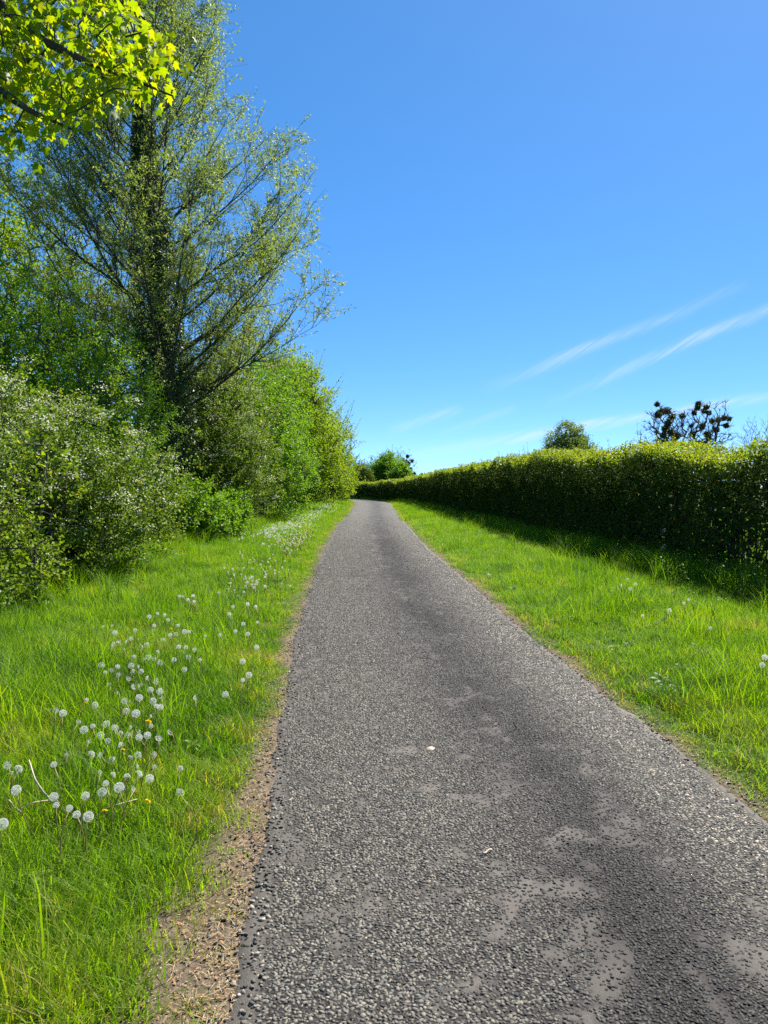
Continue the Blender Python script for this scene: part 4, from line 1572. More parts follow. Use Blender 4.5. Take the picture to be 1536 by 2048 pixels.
def build_maple():
    r = np.random.default_rng(71)
    bx, by = -7.4, 4.4
    bz = float(ground_z(np.array([bx]), np.array([by]))[0])
    root = empty('maple_tree', (bx, by, bz))
    tag(root, 'maple with bright yellow green lobed leaves hanging over the verge', 'tree')
    hz = np.linspace(-0.2, 6.5, 12)
    tr = np.stack([bx + 0.08 * np.sin(hz), by + 0.06 * np.cos(hz * 1.3), bz + hz], axis=1)
    V, F, T3 = polytube(tr, 0.24 * (1 - hz.clip(0) / 9), 12)
    obj('trunk', mesh('trunk', V, [F, T3], M['bark'], smooth=True), root)

    def pl(uvd):
        return np.array([at(u, v, d) for u, v, d in uvd])
    limbs = [(np.vstack([[bx, by, 5.0], [-5.4, 4.5, 5.4], [-3.9, 4.7, 5.25], pl([(-60, -60, 4.75), (30, 45, 4.8), (100, 90, 4.85), (190, 130, 4.9), (250, 152, 4.95), (345, 192, 5.0)])]), 0.085, 0.006),
             (np.vstack([[bx, by, 3.9], [-5.2, 4.9, 4.4], [-3.6, 5.1, 4.3], pl([(-40, 128, 5.1), (30, 124, 5.1), (75, 120, 5.15), (110, 80, 5.2)])]), 0.06, 0.006),
             (np.vstack([[bx, by, 3.5], [-5.0, 4.4, 4.2], [-3.4, 4.5, 4.15], pl([(-50, 150, 4.55), (20, 195, 4.55), (65, 225, 4.6), (115, 246, 4.65), (150, 262, 4.7)])]), 0.065, 0.005),
             (np.vstack([[bx, by, 5.6], [-5.0, 5.0, 6.2], [-3.6, 5.3, 6.0], pl([(80, -90, 5.5), (180, -30, 5.55), (260, 20, 5.6), (320, 60, 5.6)])]), 0.07, 0.006)]
    nodes = []
    for pts, r0, r1 in limbs:
        q = np.linspace(0, 1, len(pts))
        qq = np.linspace(0, 1, 34)
        pp = np.stack([np.interp(qq, q, pts[:, i]) for i in range(3)], axis=1)
        ker = np.array([.25, .5, .25])
        for _ in range(2):
            pp[1:-1] = np.stack([np.convolve(pp[:, i], ker, 'valid') for i in range(3)], axis=1)
        V, F, T3 = polytube(pp, r0 + (r1 - r0) * qq ** 0.7, 8)
        obj('limb', mesh('limb', V, [F, T3], M['bark'], smooth=True), root)
        nodes.append(pp)
    # attractors: the hanging part over the verge
    A = []
    while len(A) < 330:
        u, v, d = r.uniform(-120, 345), r.uniform(-140, 300), r.uniform(4.35, 5.7)
        lim = np.interp(u, [-120, 0, 60, 130, 200, 260, 345], [300, 290, 285, 250, 250, 210, 190])
        if v > lim or (u > 255 and v < 150 - (u - 255) * -0.5 and v < (u - 255) * 1.3 - 20):
            continue
        A.append(at(u, v, d))
    # and the rest of the crown, above and beyond the frame
    while len(A) < 520:
        p = np.array([-6.3, 4.4, 6.6]) + rand_unit(1, r)[0] * np.array([3.3, 3.6, 2.4]) * r.uniform(0.5, 1)
        if p[0] > -2.6 - 0.55 * (p[1] - 4.5) * 0 and p[1] > 3:
            continue
        if p[1] > 2 and abs(p[0]) < 0.54 * p[1]:
            continue
        A.append(p)
    A = np.array(A)
    vis = 330
    skel = np.vstack(nodes)
    P0, P1, R0, R1, D = [], [], [], [], np.zeros((len(A), 3))
    allp = skel.copy()
    for k in np.argsort([np.min(np.linalg.norm(skel - a, axis=1)) for a in A]):
        d = np.linalg.norm(allp - A[k], axis=1)
        j = int(np.argmin(d))
        mid = (allp[j] + A[k]) / 2 + r.normal(0, 0.08 * d[j], 3) + np.array([0, 0, 0.05 * d[j]])
        P0 += [allp[j], mid]
        P1 += [mid, A[k]]
        rr = min(0.004 + 0.012 * d[j], 0.014)
        R0 += [rr, rr * 0.7]
        R1 += [rr * 0.7, rr * 0.35]
        D[k] = unit(A[k] - mid)
        allp = np.vstack([allp, mid, A[k]])
    V, F = tubes(np.array(P0), np.array(P1), np.array(R0), np.array(R1), 5)
    tag(obj('twigs', mesh('twigs', V, [F], M['twig']), root), kind='stuff')
    # leaves
    shapes = [maple_leaf_arrays(700 + i) for i in range(5)]
    LP, LA, LN, LS, LV = [], [], [], [], []
    for k in range(len(A)):
        for q in range(9 if k < vis else 7):
            p = A[k] + r.normal(0, 0.075, 3) - D[k] * r.uniform(0, 0.18)
            a = unit(D[k] * 0.5 + np.array([0, 0, -0.75]) + r.normal(0, 0.45, 3))
            nn = unit(np.array([0, 0, 0.9]) + r.normal(0, 0.55, 3) + np.array([0.2, 0.25, 0]))
            LP.append(p)
            LA.append(a)
            LN.append(nn)
            LS.append(r.uniform(0.038, 0.078))
            LV.append(k < vis)
    LP, LA, LN, LS, LV = map(np.array, (LP, LA, LN, LS, LV))
    SD = unit(np.cross(LA, LN))
    NN = np.cross(SD, LA)
    show = np.array([(p[1] > 0) and abs(p[0]) / p[1] < 0.515 and (p[2] - 1.6) / p[1] < 0.655 for p in LP])
    score = np.where(show & LV, LS / LP[:, 1], 0)
    best = set(np.argsort(-score)[:300].tolist())
    lmats = [M['maple']]
    lm = []
    for i, (Vs, Fs) in enumerate(shapes):
        for c in range(3):
            lm.append(mesh('leaf', Vs, [Fs], M['maple'], {'rnd': ('FACE', np.full(len(Fs), 0.1 + 0.4 * c))}))
    from mathutils import Matrix
    parts, rn = [], []
    for i in range(len(LP)):
        if i in best:
            o = bpy.data.objects.new('leaf', lm[int(r.integers(len(lm)))])
            COL.objects.link(o)
            o.parent = root
            mt = Matrix(((SD[i][0], LA[i][0], NN[i][0], LP[i][0] - root.location[0]), (SD[i][1], LA[i][1], NN[i][1], LP[i][1] - root.location[1]), (SD[i][2], LA[i][2], NN[i][2], LP[i][2] - root.location[2]), (0, 0, 0, 1)))
            o.matrix_local = mt @ Matrix.Scale(float(LS[i]), 4)
        else:
            Vs, Fs = shapes[i % 5]
            w = LP[i] + (Vs[:, :1] * SD[i] + Vs[:, 1:2] * LA[i] + Vs[:, 2:3] * NN[i]) * LS[i]
            parts.append((w, Fs))
            rn.append(np.full(len(Fs), r.random()))
    V, F = join(parts)
    tag(obj('crown', mesh('crown', V, [F], M['maple'], {'rnd': ('FACE', np.concatenate(rn))}), root), kind='stuff')


build_maple()


# ---- far trees beyond the hedge
def crown_tree(name, label, u, v_top, depth, width, mat, seed, n_tip=420, per=34, leaf=0.22, trunk_r=0.3, ells=None, trunk_h=None, **kw):
    x = (u - 768) / F_PX * depth
    top = CAM_H + (V_HOR - v_top) / F_PX * depth
    if ells is None:
        h = top
        w = width / 2
        ells = [(x, depth, h * 0.60, w * 0.8, w * 0.8, h * 0.40), (x - w * 0.45, depth, h * 0.48, w * 0.55, w * 0.6, h * 0.26), (x + w * 0.48, depth + 1, h * 0.5, w * 0.52, w * 0.6, h * 0.28), (x + 0.1 * w, depth, h * 0.72, w * 0.45, w * 0.5, h * 0.28)]
    return shrub(name, label, 'tree', (x, depth), ells, n_tip, per, leaf, leaf * 0.8, mat, seed, trunk_h=trunk_h or top * 0.3, trunk_r=trunk_r, **{**dict(shell=0.45, core=0.12, zmin=top * 0.22, twig_len=leaf * 3, spread=leaf * 0.8, rough=0.3, r_tip=0.02, path_w=0.3), **kw})


crown_tree('oak_tree', 'rounded oak in young leaf standing alone beyond the clipped hedge', 1135, 850, 120, 9.6, 'oak', 801, n_tip=420, per=70, leaf=0.24, spread=0.30)
crown_tree('small_field_tree', 'small hazy green tree beside the rounded oak', 1062, 905, 135, 5.5, 'oak', 802, n_tip=160, leaf=0.25, trunk_r=0.2)
crown_tree('bend_tree', 'dense dark green tree with two lobes behind the hedge at the bend', 772, 908, 108, 6.6, 'shrub', 803, n_tip=420, per=40, leaf=0.20, trunk_r=0.25, core=0.5, spread=0.2, zmin=0.9)
crown_tree('brown_thicket', 'brownish green thicket behind the far hedge beside the dark green tree', 718, 932, 100, 4.6, 'hedge', 804, n_tip=260, leaf=0.2, trunk_r=0.15, zmin=0.4, core=0.3)
crown_tree('light_thicket', 'light green sapling tree peeping over the hedge at its curve', 800, 928, 104, 3.6, 'shrub', 808, n_tip=200, leaf=0.2, trunk_r=0.12, zmin=0.5, core=0.3)


def bare_tree(name, label, base, H, W_, seed, mistletoe=(), stems=1, leafy=0.0, mat='grey_twig', n_tip=700, trunk_r=0.32, el=None, rt=0.012, fork=None):
    r = np.random.default_rng(seed)
    bz = float(ground_z(np.array([base[0]]), np.array([base[1]]))[0])
    root = empty(name, (base[0], base[1], bz))
    tag(root, label, 'tree')
    w = W_ / 2
    ells = el or [(base[0], base[1], H * 0.62, w, w, H * 0.36)]
    per = n_tip // stems
    allA = []
    balls = [at(u, v, base[1] + r.uniform(-1.2, 0.6)) for (u, v, pr) in mistletoe]
    for k in range(stems):
        dx = (k - (stems - 1) / 2) * 0.6
        hh = np.linspace(-0.2, H * 0.36, 7)
        lean = fork[k] if fork else 0.0
        tr = np.stack([base[0] + dx + lean * np.maximum(hh, 0) / (H * 0.36), base[1] + 0 * hh, bz + hh], axis=1)
        V, F, T3 = polytube(tr, trunk_r * (1.2 - 0.5 * np.linspace(0, 1, 7)), 8)
        obj('trunk', mesh('trunk', V, [F, T3], M['bark'], smooth=True), root)
        es = [ells[k]] if stems > 1 else ells
        A = ellip_points(es, per, r, shell=0.25, zmin=H * 0.25, rough=0.3, seed=seed + k)
        own = [b for b in balls if stems == 1 or int(np.argmin([abs(b[0] - e[0]) for e in ells])) == k]
        if own:
            A = np.vstack([A, np.repeat(np.array(own), 3, axis=0) + r.normal(0, 0.12, (len(own) * 3, 3))])
        allA.append(A)
        P0, P1, R0, R1, D = nn_skeleton(tr, trunk_r, A, r_tip=rt, expo=0.42, path_w=0.32, seed=seed + k, rmax=trunk_r * 0.7, wig=0.1)
        # fine end twigs
        nt_ = len(A)
        kk = np.repeat(np.arange(nt_), 5)
        d = unit(D[kk] * 0.9 + rand_unit(len(kk), r) * 0.7 + np.array([0, 0, 0.3]))
        e = A[kk] + d * r.uniform(0.25, 0.8, len(kk))[:, None] * H / 13
        P0, P1 = np.vstack([P0, A[kk]]), np.vstack([P1, e])
        R0, R1 = np.concatenate([R0, np.full(len(kk), rt * 0.8)]), np.concatenate([R1, np.full(len(kk), rt * 0.5)])
        V, F = tubes(P0, P1, R0, R1, 4)
        br_o = tag(obj('branches', mesh('branches', V, [F], M[mat]), root), kind='stuff')
    A = np.vstack(allA)
    if leafy:
        V, F, k_, _ = sprays(A, unit(r.normal(size=A.shape)), int(leafy), 0.8, 0.3, 0.14, 0.11, r)
        tag(obj('crown', mesh('crown', V, [F], M['oak'], {'rnd': ('FACE', r.uniform(0.4, 1, len(k_)))}), root), kind='stuff')
    for (u, v, pr), c in zip(mistletoe, balls):
        rad = 0.82 * pr / F_PX * base[1]
        # forked shoots radiating from one point on the branch
        nd = 150
        dirs = rand_unit(nd, r)
        tipp = c + dirs * rad * r.uniform(0.75, 1.05, nd)[:, None] * np.array([1, 1, 0.9])
        V1, F1 = tubes(np.repeat(c[None], nd, 0), tipp, np.full(nd, 0.02), np.full(nd, 0.01), 3)
        nl = 520
        q = r.integers(0, nd, nl)
        f = r.uniform(0.35, 1.0, nl)
        P = c + (tipp[q] - c) * f[:, None] + r.normal(0, 0.05, (nl, 3))
        V2, F2 = leaf_quads(P, unit(dirs[q] + rand_unit(nl, r)), rand_unit(nl, r), r.uniform(0.14, 0.28, nl), r.uniform(0.09, 0.15, nl))
        V, F = join([(V1, F1), (V2, F2)])
        sub('mistletoe', mesh('mistletoe', V, [F], M['mistletoe'], {'rnd': ('FACE', r.random(len(F)))}), br_o)
    return root


mt = [(1322, 824, 10), (1334, 822, 11), (1316, 830, 9), (1344, 834, 9), (1314, 809, 5), (1338, 845, 8), (1365, 832, 6), (1397, 808, 7), (1395, 816, 6), (1413, 815, 5), (1408, 823, 5), (1418, 826, 5), (1388, 826, 5), (1404, 853, 9), (1424, 843, 6), (1436, 840, 6),
      (1448, 836, 6), (1458, 838, 5), (1452, 851, 6), (1433, 860, 7), (1414, 868, 8), (1418, 877, 7), (1386, 868, 7), (1330, 858, 10), (1326, 871, 7), (1342, 866, 11), (1352, 872, 11), (1347, 882, 8), (1332, 886, 6), (1326, 896, 5), (1337, 898, 4), (1318, 880, 4), (1335, 850, 5), (1382, 852, 3), (1400, 887, 7), (1409, 887, 5)]
bare_tree('mistletoe_tree', 'thinly leaved tree studded with many dark mistletoe balls beyond the clipped hedge', (44.0, 110), 13.6, 12.5, 811, mistletoe=mt, stems=2, leafy=7, n_tip=300, trunk_r=0.42,
          el=[(41.6, 110, 9.6, 3.4, 3.0, 4.0), (47.6, 110, 9.8, 4.2, 3.0, 4.4)], fork=[-1.2, 1.8], rt=0.034, mat='twig')
bare_tree('bare_tree', 'leafless grey tree beyond the clipped hedge next to the mistletoe tree', (50.3, 100), 10.8, 6.4, 812, n_tip=420, trunk_r=0.16, rt=0.011)
bare_tree('tall_bare_tree', 'taller leafless tree with upright grey twigs beyond the clipped hedge', (53.6, 96), 14.6, 6.0, 813, n_tip=420, trunk_r=0.2, rt=0.011)
bare_tree('bare_mistletoe_tree', 'leafless violet grey tree with a few mistletoe balls behind the bend', (1.9, 132), 8.4, 8.4, 814, mistletoe=[(806, 920, 3.6), (813, 924, 4), (817, 927, 3.5), (821, 939, 4), (828, 948, 4), (823, 951, 3), (815, 913, 2.5), (824, 922, 1.6)], n_tip=420, trunk_r=0.25, rt=0.013)
bare_tree('bluish_bare_tree', 'small leafless bluish tree between tree row and bend', (-4.2, 140), 7.0, 4.6, 815, n_tip=260, trunk_r=0.18, rt=0.013)


# ---------------------------------------------------------------- dandelions
def sphere_dirs(n):
    i = np.arange(n) + 0.5
    ph = np.arccos(1 - 2 * i / n)
    th = math.pi * (1 + 5 ** 0.5) * i
    return np.stack([np.cos(th) * np.sin(ph), np.sin(th) * np.sin(ph), np.cos(ph)], axis=1)


def clock_head(name, n, keepf, seed, rad=0.0195, k=6, wfil=0.0007):
    r = np.random.default_rng(seed)
    D = sphere_dirs(n)
    D = D[D[:, 2] > -0.88]
    if keepf < 1:
        ax = rand_unit(1, r)[0]
        D = D[(D @ ax) > 1 - 2 * keepf]
    Vs, Fs, o = [], [], 0
    for d in D:
        d = unit(d + r.normal(0, 0.05, 3))
        u = unit(np.cross(d, np.array([0.3, 0.5, 0.8])))
        v = np.cross(d, u)
        hub = d * rad * 0.72
        Vs += [u * wfil * 0.35, -u * wfil * 0.35, hub]
        Fs.append((o, o + 1, o + 2))
        o += 3
        for q in range(k):
            a = q * 6.283 / k + r.uniform(0, 0.5)
            w = u * math.cos(a) + v * math.sin(a)
            sd = -u * math.sin(a) + v * math.cos(a)
            tip = d * rad * 1.0 + w * rad * 0.34
            Vs += [hub, tip + sd * wfil * 0.6, tip - sd * wfil * 0.6]
            Fs.append((o, o + 1, o + 2))
            o += 3
    V1, F1 = np.array(Vs), np.array(Fs)
    Vi, Fi = ico()
    V = np.vstack([V1, Vi * np.array([0.0045, 0.0045, 0.0035])])
    F = np.vstack([F1, Fi + len(V1)])
    mi = np.concatenate([np.zeros(len(F1), int), np.ones(len(Fi), int)])
    return mesh(name, V, [F], [M['pappus'], M['dand_core']], mi=mi)


heads_full = [clock_head('seed_head', 96, 1.0, 900 + i) for i in range(3)]
heads_part = [clock_head('seed_head', 110, f, 910 + i) for i, f in enumerate((0.35, 0.5, 0.2))]
heads_far = [clock_head('seed_head', 46, 1.0, 920 + i, rad=0.0155, k=4, wfil=0.0017) for i in range(2)]


def stem_mesh(seed):
    r = np.random.default_rng(seed)
    z = np.linspace(0, 1, 6)
    b = r.normal(0, 0.05, 2)
    pts = np.stack([b[0] * np.sin(z * 3.14), b[1] * np.sin(z * 3.14), z], axis=1)
    V, F, T3 = polytube(pts * np.array([1, 1, 1]), np.full(6, 1.0), 5)
    ring = V.copy()
    # radius given in metres although the stem is one unit tall: rebuild with a thin ring
    V, F, T3 = polytube(pts, np.linspace(0.0030, 0.0022, 6), 5)
    return mesh('stem', V, [F, T3], M['dand_stem'], smooth=True)


stems_m = [stem_mesh(930 + i) for i in range(5)]


def yellow_head():
    r = np.random.default_rng(940)
    n = 70
    el = np.linspace(0.05, 1.35, n)
    az = np.arange(n) * 2.4
    D = np.stack([np.cos(az) * np.cos(el), np.sin(az) * np.cos(el), np.sin(el)], axis=1)
    L = 0.021 * (1 - 0.35 * el / 1.35)
    V, F = leaf_quads(np.zeros((n, 3)) + np.array([0, 0, 0.002]), D, np.array([0, 0, 1.0]) + r.normal(0, 0.15, (n, 3)) + D * 0.1, L, np.full(n, 0.0055), belly=0.75)
    return mesh('flower_head', V, [F], M['dand_yellow'])


yellow_m = yellow_head()


def dandelion(u, v, label, group, kind, name='dandelion', hgt=None, lean=0.05):
    for it in range(3):
        h = hgt if hgt else rng.uniform(0.20, 0.32)
        d = (CAM_H - h - 0.05) * F_PX / max(v - V_HOR, 8)
        p = at(u, v, d)
        gz = float(ground_z(np.array([p[0]]), np.array([p[1]]))[0])
        d = (CAM_H - h - gz) * F_PX / max(v - V_HOR, 8)
        p = at(u, v, d)
    head = p
    t, hwv, s = lane(np.array([p[0]]), np.array([p[1]]))
    if abs(t[0]) < hwv[0] + 0.05:
        return None
    off = rng.normal(0, lean, 2)
    if abs(t[0]) < hwv[0] + 0.3:
        off *= 0.2
    bx, by = head[0] + off[0], head[1] + off[1]
    bz = float(ground_z(np.array([bx]), np.array([by]))[0])
    root = empty(name, (bx, by, bz))
    tag(root, label, 'flower' if kind == 'yellow' else 'dandelion', group)
    st = bpy.data.objects.new('stem', stems_m[int(rng.integers(5))])
    COL.objects.link(st)
    st.parent = root
    vec = Vector((head[0] - bx, head[1] - by, head[2] - bz))
    L = vec.length
    q = vec.to_track_quat('Z', 'Y')
    st.rotation_mode = 'QUATERNION'
    st.rotation_quaternion = q
    st.location = q @ Vector((0, 0, -0.01))
    th = max(1.0, d / 7.0)
    st.scale = (th, th, L + 0.01)
    me = {'full': heads_full, 'part': heads_part, 'far': heads_far, 'yellow': [yellow_m]}[kind]
    hd = bpy.data.objects.new('flower_head' if kind == 'yellow' else 'seed_head', me[int(rng.integers(len(me)))])
    COL.objects.link(hd)
    hd.parent = root
    hd.location = vec
    k = rng.uniform(0.62, 1.15)
    hd.scale = (k, k, k)
    hd.rotation_euler = (rng.normal(0, 0.35), rng.normal(0, 0.35), rng.uniform(0, 6.28))
    return root


near = [(258, 910), (78, 1032), (258, 1065), (270, 1105), (333, 1120), (368, 1150), (718, 977), (491, 1042), (572, 1020), (508, 1000), (410, 1060), (424, 1160), (580, 816), (518, 796), (482, 770), (403, 743), (511, 715), (653, 665), (725, 725),
        (302, 664), (415, 600), (667, 780), (708, 770), (612, 768), (445, 725), (770, 635), (750, 630), (735, 605), (668, 590), (722, 552), (768, 560), (1082, 573), (1165, 505), (1195, 480), (1165, 415), (1232, 347), (885, 453), (835, 407), (858, 345),
        (893, 348), (740, 403), (712, 395), (643, 392), (564, 440), (505, 468), (486, 433), (677, 462), (630, 435), (770, 420), (782, 310), (627, 306), (552, 277), (648, 265), (855, 242), (885, 272), (907, 273), (817, 288), (845, 285), (755, 185),
        (790, 192), (806, 216), (740, 243), (716, 200), (902, 118), (927, 100), (930, 127), (878, 103), (1055, 288), (985, 293), (1118, 152), (1100, 188), (1188, 140), (1227, 150), (1236, 227), (1168, 235), (1130, 270), (1190, 283), (12, 1195), (960, 407), (905, 395)]
tattered = [(85, 935), (40, 912), (55, 955), (320, 865), (485, 865), (660, 865), (732, 865), (652, 920), (865, 930), (540, 960), (860, 1050), (650, 1022), (595, 360), (705, 335), (755, 370), (933, 357), (620, 495), (570, 480), (535, 458), (635, 465), (660, 440),
            (690, 405), (605, 655), (550, 730), (375, 708), (268, 648), (428, 795), (635, 735), (655, 755), (765, 778), (720, 680), (750, 510), (710, 495), (645, 535), (775, 600), (630, 605), (600, 605), (545, 330), (610, 325), (675, 345)]


def c5(c):
    return c[0] / 2.4, 1150 + c[1] / 2.4


for c in near:
    u, v = c5(c)
    dandelion(u, v, 'round white dandelion clock in the loose patch along the verge facing the hawthorn', 'whole dandelion clocks in the shrub side verge', 'full')
for c in tattered:
    u, v = c5(c)
    dandelion(u, v, 'half blown dandelion clock with missing seeds in the shrub side verge', 'half blown dandelion clocks', 'part')
for i in range(22):          # short-lived, nearly bare heads between them
    u, v = rng.normal(250, 55), rng.uniform(1235, 1560)
    dandelion(u, v, 'half blown dandelion clock with missing seeds in the shrub side verge', 'half blown dandelion clocks', 'part')
mid = [(905, 1083), (940, 1085), (945, 1105), (985, 1083), (1020, 1085), (1060, 1055), (1090, 1045), (1115, 1053), (1127, 1100), (1140, 1080), (1165, 1090), (1150, 1055), (1000, 1140), (1020, 1135), (1045, 1130), (1075, 1110), (985, 1180), (947, 1172), (1070, 1155),
       (1138, 1145), (883, 1183), (970, 1015), (980, 1030), (1010, 1050), (725, 1197), (760, 1210), (778, 1197), (785, 1218), (940, 1240), (928, 1270), (1000, 1230), (1033, 1240), (1035, 1145), (1010, 1125), (1030, 1150), (990, 1155)]
LM = 'small white dandelion clock in the dense drift beyond the loose patch'
for c in mid:
    dandelion(c[0] / 2.02, 600 + c[1] / 2.02, LM, 'dandelion clocks of the dense drift', 'far')
for i in range(30):
    dandelion(rng.normal(505, 28), rng.normal(1152, 16), LM, 'dandelion clocks of the dense drift', 'far')
for i in range(72):
    v = rng.normal(1080, 14)
    dandelion(rng.normal(590 + (1080 - v) * 0.9, 16), v, LM, 'dandelion clocks of the dense drift', 'far')
for c in [(897, 986), (872, 1010), (857, 962), (825, 990), (1153, 1062), (1130, 1078), (1060, 1112), (1258, 1198), (930, 1138), (1508, 1376), (1520, 1340)]:
    dandelion(900 + c[0] / 2.415, 760 + c[1] / 2.415, 'white dandelion clock in the verge before the clipped hedge', 'dandelion clocks on the hedge side', 'full')
for c in [(708, 1087), (503, 1135), (588, 843), (412, 618), (712, 707), (820, 260)]:
    u, v = c5(c)
    dandelion(u, v, 'open yellow dandelion flower among the white clocks', 'yellow dandelions on the shrub side', 'yellow', hgt=0.17 if c[1] > 900 else None)
for c in [(836, 1065), (968, 1070), (988, 1114), (1100, 1160)]:
    dandelion(900 + c[0] / 2.415, 760 + c[1] / 2.415, 'yellow dandelion flower low in the verge before the clipped hedge', 'yellow dandelions on the hedge side', 'yellow', hgt=0.14)
# the far white drift that reads as one mass
fp = proto('far_clock', heads_far[0])
n = 700
yy = np.concatenate([rng.normal(23, 2.4, 260), rng.uniform(27, 55, n - 260)])
xx = np.interp(yy, [18, 23, 30, 40, 60], [-2.9, -3.2, -3.3, -3.45, -3.9]) + rng.normal(0, 0.35, n)
sc_ = rng.uniform(1.0, 1.5, n)
scatter('dandelion_drift', np.stack([xx, yy, ground_z(xx, yy) + rng.uniform(0.18, 0.3, n)], axis=1), rng.uniform(0, 6.28, (n, 3)), np.stack([sc_] * 3, axis=1), np.zeros(n), rng.random(n), [fp], 'far white drift of dandelion clocks along the verge')

# ---------------------------------------------------------------- single herbs along the hedge foot
def herb(name, label, cat, x, y, h, n, leafL, leafW, seed, flowers=False, group=None, droop=0.2, leaning=0.06):
    r = np.random.default_rng(seed)
    z0 = float(ground_z(np.array([x]), np.array([y]))[0])
    root = empty(name, (x, y, z0))
    tag(root, label, cat, group)
    q = np.linspace(0, 1, 8)
    ln = r.normal(0, leaning, 2)
    pts = np.stack([x + ln[0] * q ** 2 * h * 3, y + ln[1] * q ** 2 * h * 3, z0 - 0.02 + q * h], axis=1)
    V, F, T3 = polytube(pts, np.linspace(0.006, 0.0025, 8), 6)
    obj('stem', mesh('stem', V, [F, T3], M['weed'], smooth=True), root)
    for k in range(n):
        f = 0.15 + 0.82 * k / n
        p = np.array([np.interp(f, q, pts[:, i]) for i in range(3)])
        a = k * 2.3 + r.normal(0, 0.3)
        L = leafL * (1.25 - 0.85 * f) * r.uniform(0.85, 1.15)
        Wd = leafW * (1.2 - 0.8 * f)
        m = 4
        Vl = []
        d = np.array([math.cos(a), math.sin(a), 0])
        sd = np.array([-math.sin(a), math.cos(a), 0])
        for e in range(m + 1):
            g_ = e / m
            c = p + d * L * g_ + np.array([0, 0, L * (0.45 * g_ - (0.45 + droop) * g_ * g_)])
            ww = Wd * (math.sin(math.pi * min(1, 0.12 + g_ * 0.88)) ** 0.8) * 0.5 + 0.0006
            Vl += [c + sd * ww + np.array([0, 0, ww * 0.3]), c, c - sd * ww + np.array([0, 0, ww * 0.3])]
        Fl = []
        for e in range(m):
            b = 3 * e
            Fl += [(b, b + 1, b + 4, b + 3), (b + 1, b + 2, b + 5, b + 4)]
        obj('leaf', mesh('leaf', np.array(Vl), [np.array(Fl)], M['weed'], {'rnd': ('FACE', np.full(len(Fl), r.random()))}), root)
    if flowers:
        nf = 40
        P = pts[-1] + r.normal(0, 1, (nf, 3)) * np.array([0.018, 0.018, 0.02])
        V, F = leaf_quads(P, rand_unit(nf, r), np.array([0, 0, 1.0]) + r.normal(0, 0.4, (nf, 3)), np.full(nf, 0.012), np.full(nf, 0.009))
        obj('flowers', mesh('flowers', V, [F], M['blossom']), root)


def gpoint(u, v):
    d = (CAM_H - 0.08) * F_PX / (v - V_HOR)
    return (u - 768) / F_PX * d, d


x, y = gpoint(1322, 1160)
herb('garlic_mustard', 'tall upright garlic mustard with small white flowers before the shaded hedge', 'weed', x, y, 0.82, 16, 0.11, 0.08, 1001, flowers=True, leaning=0.02)
x, y = gpoint(1345, 1165)
herb('garlic_mustard', 'shorter garlic mustard stem leaning beside the tall white flowered one', 'weed', x, y + 0.5, 0.55, 12, 0.09, 0.07, 1002, flowers=True, leaning=0.05)
for i, (u, v, h) in enumerate([(1240, 1125, 0.5), (1210, 1120, 0.45), (1265, 1130, 0.42), (1185, 1105, 0.5), (1430, 1180, 0.62), (1410, 1178, 0.5), (1455, 1195, 0.5), (1390, 1175, 0.42), (1510, 1190, 0.5), (1150, 1095, 0.5), (1110, 1085, 0.5), (1080, 1075, 0.55), (1060, 1062, 0.5), (1030, 1058, 0.5),
                              (1010, 1045, 0.6), (960, 1035, 0.6), (1290, 1140, 0.4), (1475, 1200, 0.4), (925, 1022, 0.6), (985, 1040, 0.5), (1335, 1172, 0.5), (1365, 1182, 0.45), (1300, 1155, 0.5), (1222, 1130, 0.6), (1170, 1108, 0.6), (1130, 1096, 0.6), (1095, 1082, 0.65), (1490, 1205, 0.55), (1525, 1215, 0.5), (1045, 1066, 0.6), (945, 1030, 0.7), (905, 1016, 0.7)]):
    x, y = gpoint(u, v)
    herb('nettle', 'leafy nettle growing at the shaded foot of the clipped hedge', 'weed', x + 0.05, y, h, 14, 0.13, 0.06, 1010 + i, group='nettles along the hedge foot')
for i, (u, v, h) in enumerate([(340, 1118, 0.4), (300, 1135, 0.35), (250, 1190, 0.3), (285, 1180, 0.3), (430, 1085, 0.45), (470, 1070, 0.5), (220, 1215, 0.3), (130, 1205, 0.35)]):
    x, y = gpoint(u, v)
    herb('dock_plant', 'leafy green herb at the foot of the shrubs', 'weed', x, y, h, 12, 0.14, 0.07, 1040 + i, group='herbs at the foot of the shrubs')

# ---------------------------------------------------------------- wire fence, dead stems, sticks
x0, y0 = -4.75, 10.5
fr = empty('wire_fence', (x0, y0, 0))
tag(fr, 'old wire fence with thin dark green post under the blossomed hawthorn', 'fence')
for (px_, py_) in ((-4.75, 10.5), (-5.2, 7.1)):
    gz = float(ground_z(np.array([px_]), np.array([py_]))[0])
    V, F, T3 = polytube(np.array([(px_, py_, gz - 0.2), (px_ + 0.004, py_, gz + 0.5), (px_ + 0.012, py_, gz + 1.15)]), np.array([0.024, 0.024, 0.022]), 8)
    obj('post', mesh('post', V, [F, T3], M['metal_green'], smooth=True), fr)
for hz_ in (0.38, 0.72, 1.05):
    q = np.linspace(0, 1, 12)
    pts = np.stack([-5.2 + 0.45 * q, 7.1 + 3.4 * q, 0.06 + hz_ - 0.05 * np.sin(q * math.pi)], axis=1)
    V, F, T3 = polytube(pts, np.full(12, 0.0025), 5)
    obj('wire', mesh('wire', V, [F, T3], M['wire'], smooth=True), fr)


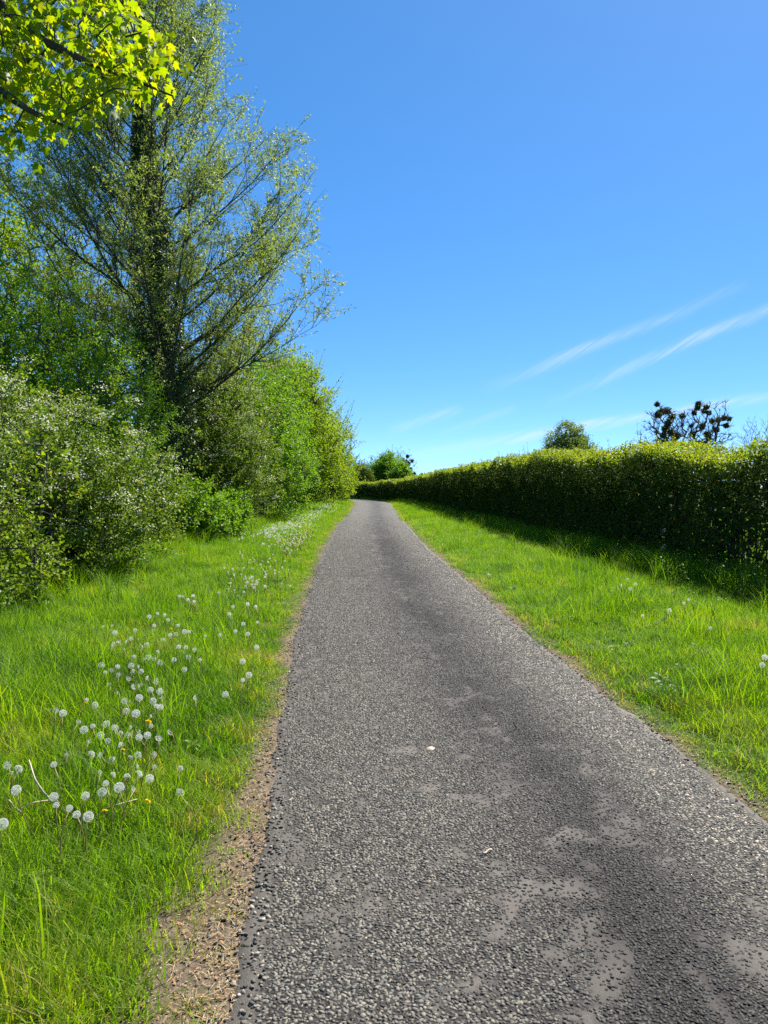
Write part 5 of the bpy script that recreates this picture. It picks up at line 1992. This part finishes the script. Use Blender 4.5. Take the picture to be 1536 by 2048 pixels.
def bent_stem(name, label, cat, uvh, r0, mat):
    pts = []
    for (u, v, h) in uvh:
        d = (CAM_H - h - 0.05) * F_PX / (v - V_HOR)
        p = at(u, v, d)
        gz = float(ground_z(np.array([p[0]]), np.array([p[1]]))[0])
        d = (CAM_H - h - gz) * F_PX / (v - V_HOR)
        pts.append(at(u, v, d))
    pts = np.array(pts)
    q = np.linspace(0, 1, len(pts))
    qq = np.linspace(0, 1, 14)
    pp = np.stack([np.interp(qq, q, pts[:, i]) for i in range(3)], axis=1)
    pp[1:-1] = (pp[:-2] + 2 * pp[1:-1] + pp[2:]) / 4
    org = pp[-1].copy()
    V, F, T3 = polytube(pp - org, np.linspace(r0 * 0.7, r0, 14), 6)
    o = obj(name, mesh(name, V, [F, T3], mat, smooth=True))
    o.location = org
    tag(o, label, cat)


bent_stem('dead_stem', 'longest pale dry dead stem bent over among the white dandelion clocks', 'stem', [(58, 1520, 0.32), (70, 1560, 0.26), (88, 1586, 0.20), (104, 1604, 0.14)], 0.005, M['wood_pale'])
bent_stem('dead_stem', 'thin dry dead stem lying sideways across the grass under the longest one', 'stem', [(40, 1618, 0.14), (65, 1605, 0.16), (85, 1602, 0.15), (103, 1600, 0.13)], 0.003, M['wood_pale'])
bent_stem('dead_stem', 'short stout dry dead stem slanting in grass at the patch edge', 'stem', [(18, 1600, 0.17), (30, 1615, 0.15), (44, 1626, 0.12)], 0.005, M['wood_pale'])
bent_stem('dead_stem', 'dry dead stem lying beside the large yellow dandelion', 'stem', [(275, 1598, 0.13), (250, 1605, 0.14), (228, 1611, 0.14), (214, 1618, 0.10)], 0.0035, M['wood_pale'])


def stick(name, label, cat, u, v, L, ang, r0, mat):
    d = (CAM_H - 0.04) * F_PX / (v - V_HOR)
    x, y = (u - 768) / F_PX * d, d
    t, hwv, s = lane(np.array([x]), np.array([y]))
    z = float(road_z(np.array([x]), np.array([y]), t, hwv)[0]) + r0 + 0.006
    q = np.linspace(-0.5, 0.5, 7)
    pts = np.stack([q * L * math.cos(ang), q * L * math.sin(ang), 0.003 * np.sin(q * 9)], axis=1)
    V, F, T3 = polytube(pts, r0 * (1 + 0.15 * np.sin(q * 20)), 7)
    o = obj(name, mesh(name, V, [F, T3], mat, smooth=True))
    o.location = (x, y, z)
    tag(o, label, cat)


stick('stick', 'short pale broken stick lying on the worn middle of the lane', 'stick', 978, 1713, 0.06, 0.75, 0.0045, M['wood_pale'])
d = (CAM_H - 0.03) * F_PX / (1502 - V_HOR)
x, y = (862 - 768) / F_PX * d, d
rr = np.random.default_rng(5)
a = np.linspace(0, 6.283, 13)[:-1]
V = np.stack([np.cos(a) * 0.034 * rr.uniform(0.6, 1.1, 12), np.sin(a) * 0.03 * rr.uniform(0.6, 1.1, 12), np.full(12, -0.002)], axis=1)
V = np.vstack([V, V * np.array([0.6, 0.6, 0]) + np.array([0, 0, 0.006]), [[0, 0, 0.008]]])
F4 = [(i, (i + 1) % 12, 12 + (i + 1) % 12, 12 + i) for i in range(12)]
F3 = [(12 + i, 12 + (i + 1) % 12, 24) for i in range(12)]
t, hwv, s = lane(np.array([x]), np.array([y]))
o = obj('bird_dropping', mesh('bird_dropping', V, [np.array(F4), np.array(F3)], M['wood_pale'], smooth=True))
o.location = (x, y, float(road_z(np.array([x]), np.array([y]), t, hwv)[0]) + 0.001)
tag(o, 'small pale splat on the worn middle of the lane', 'splat')
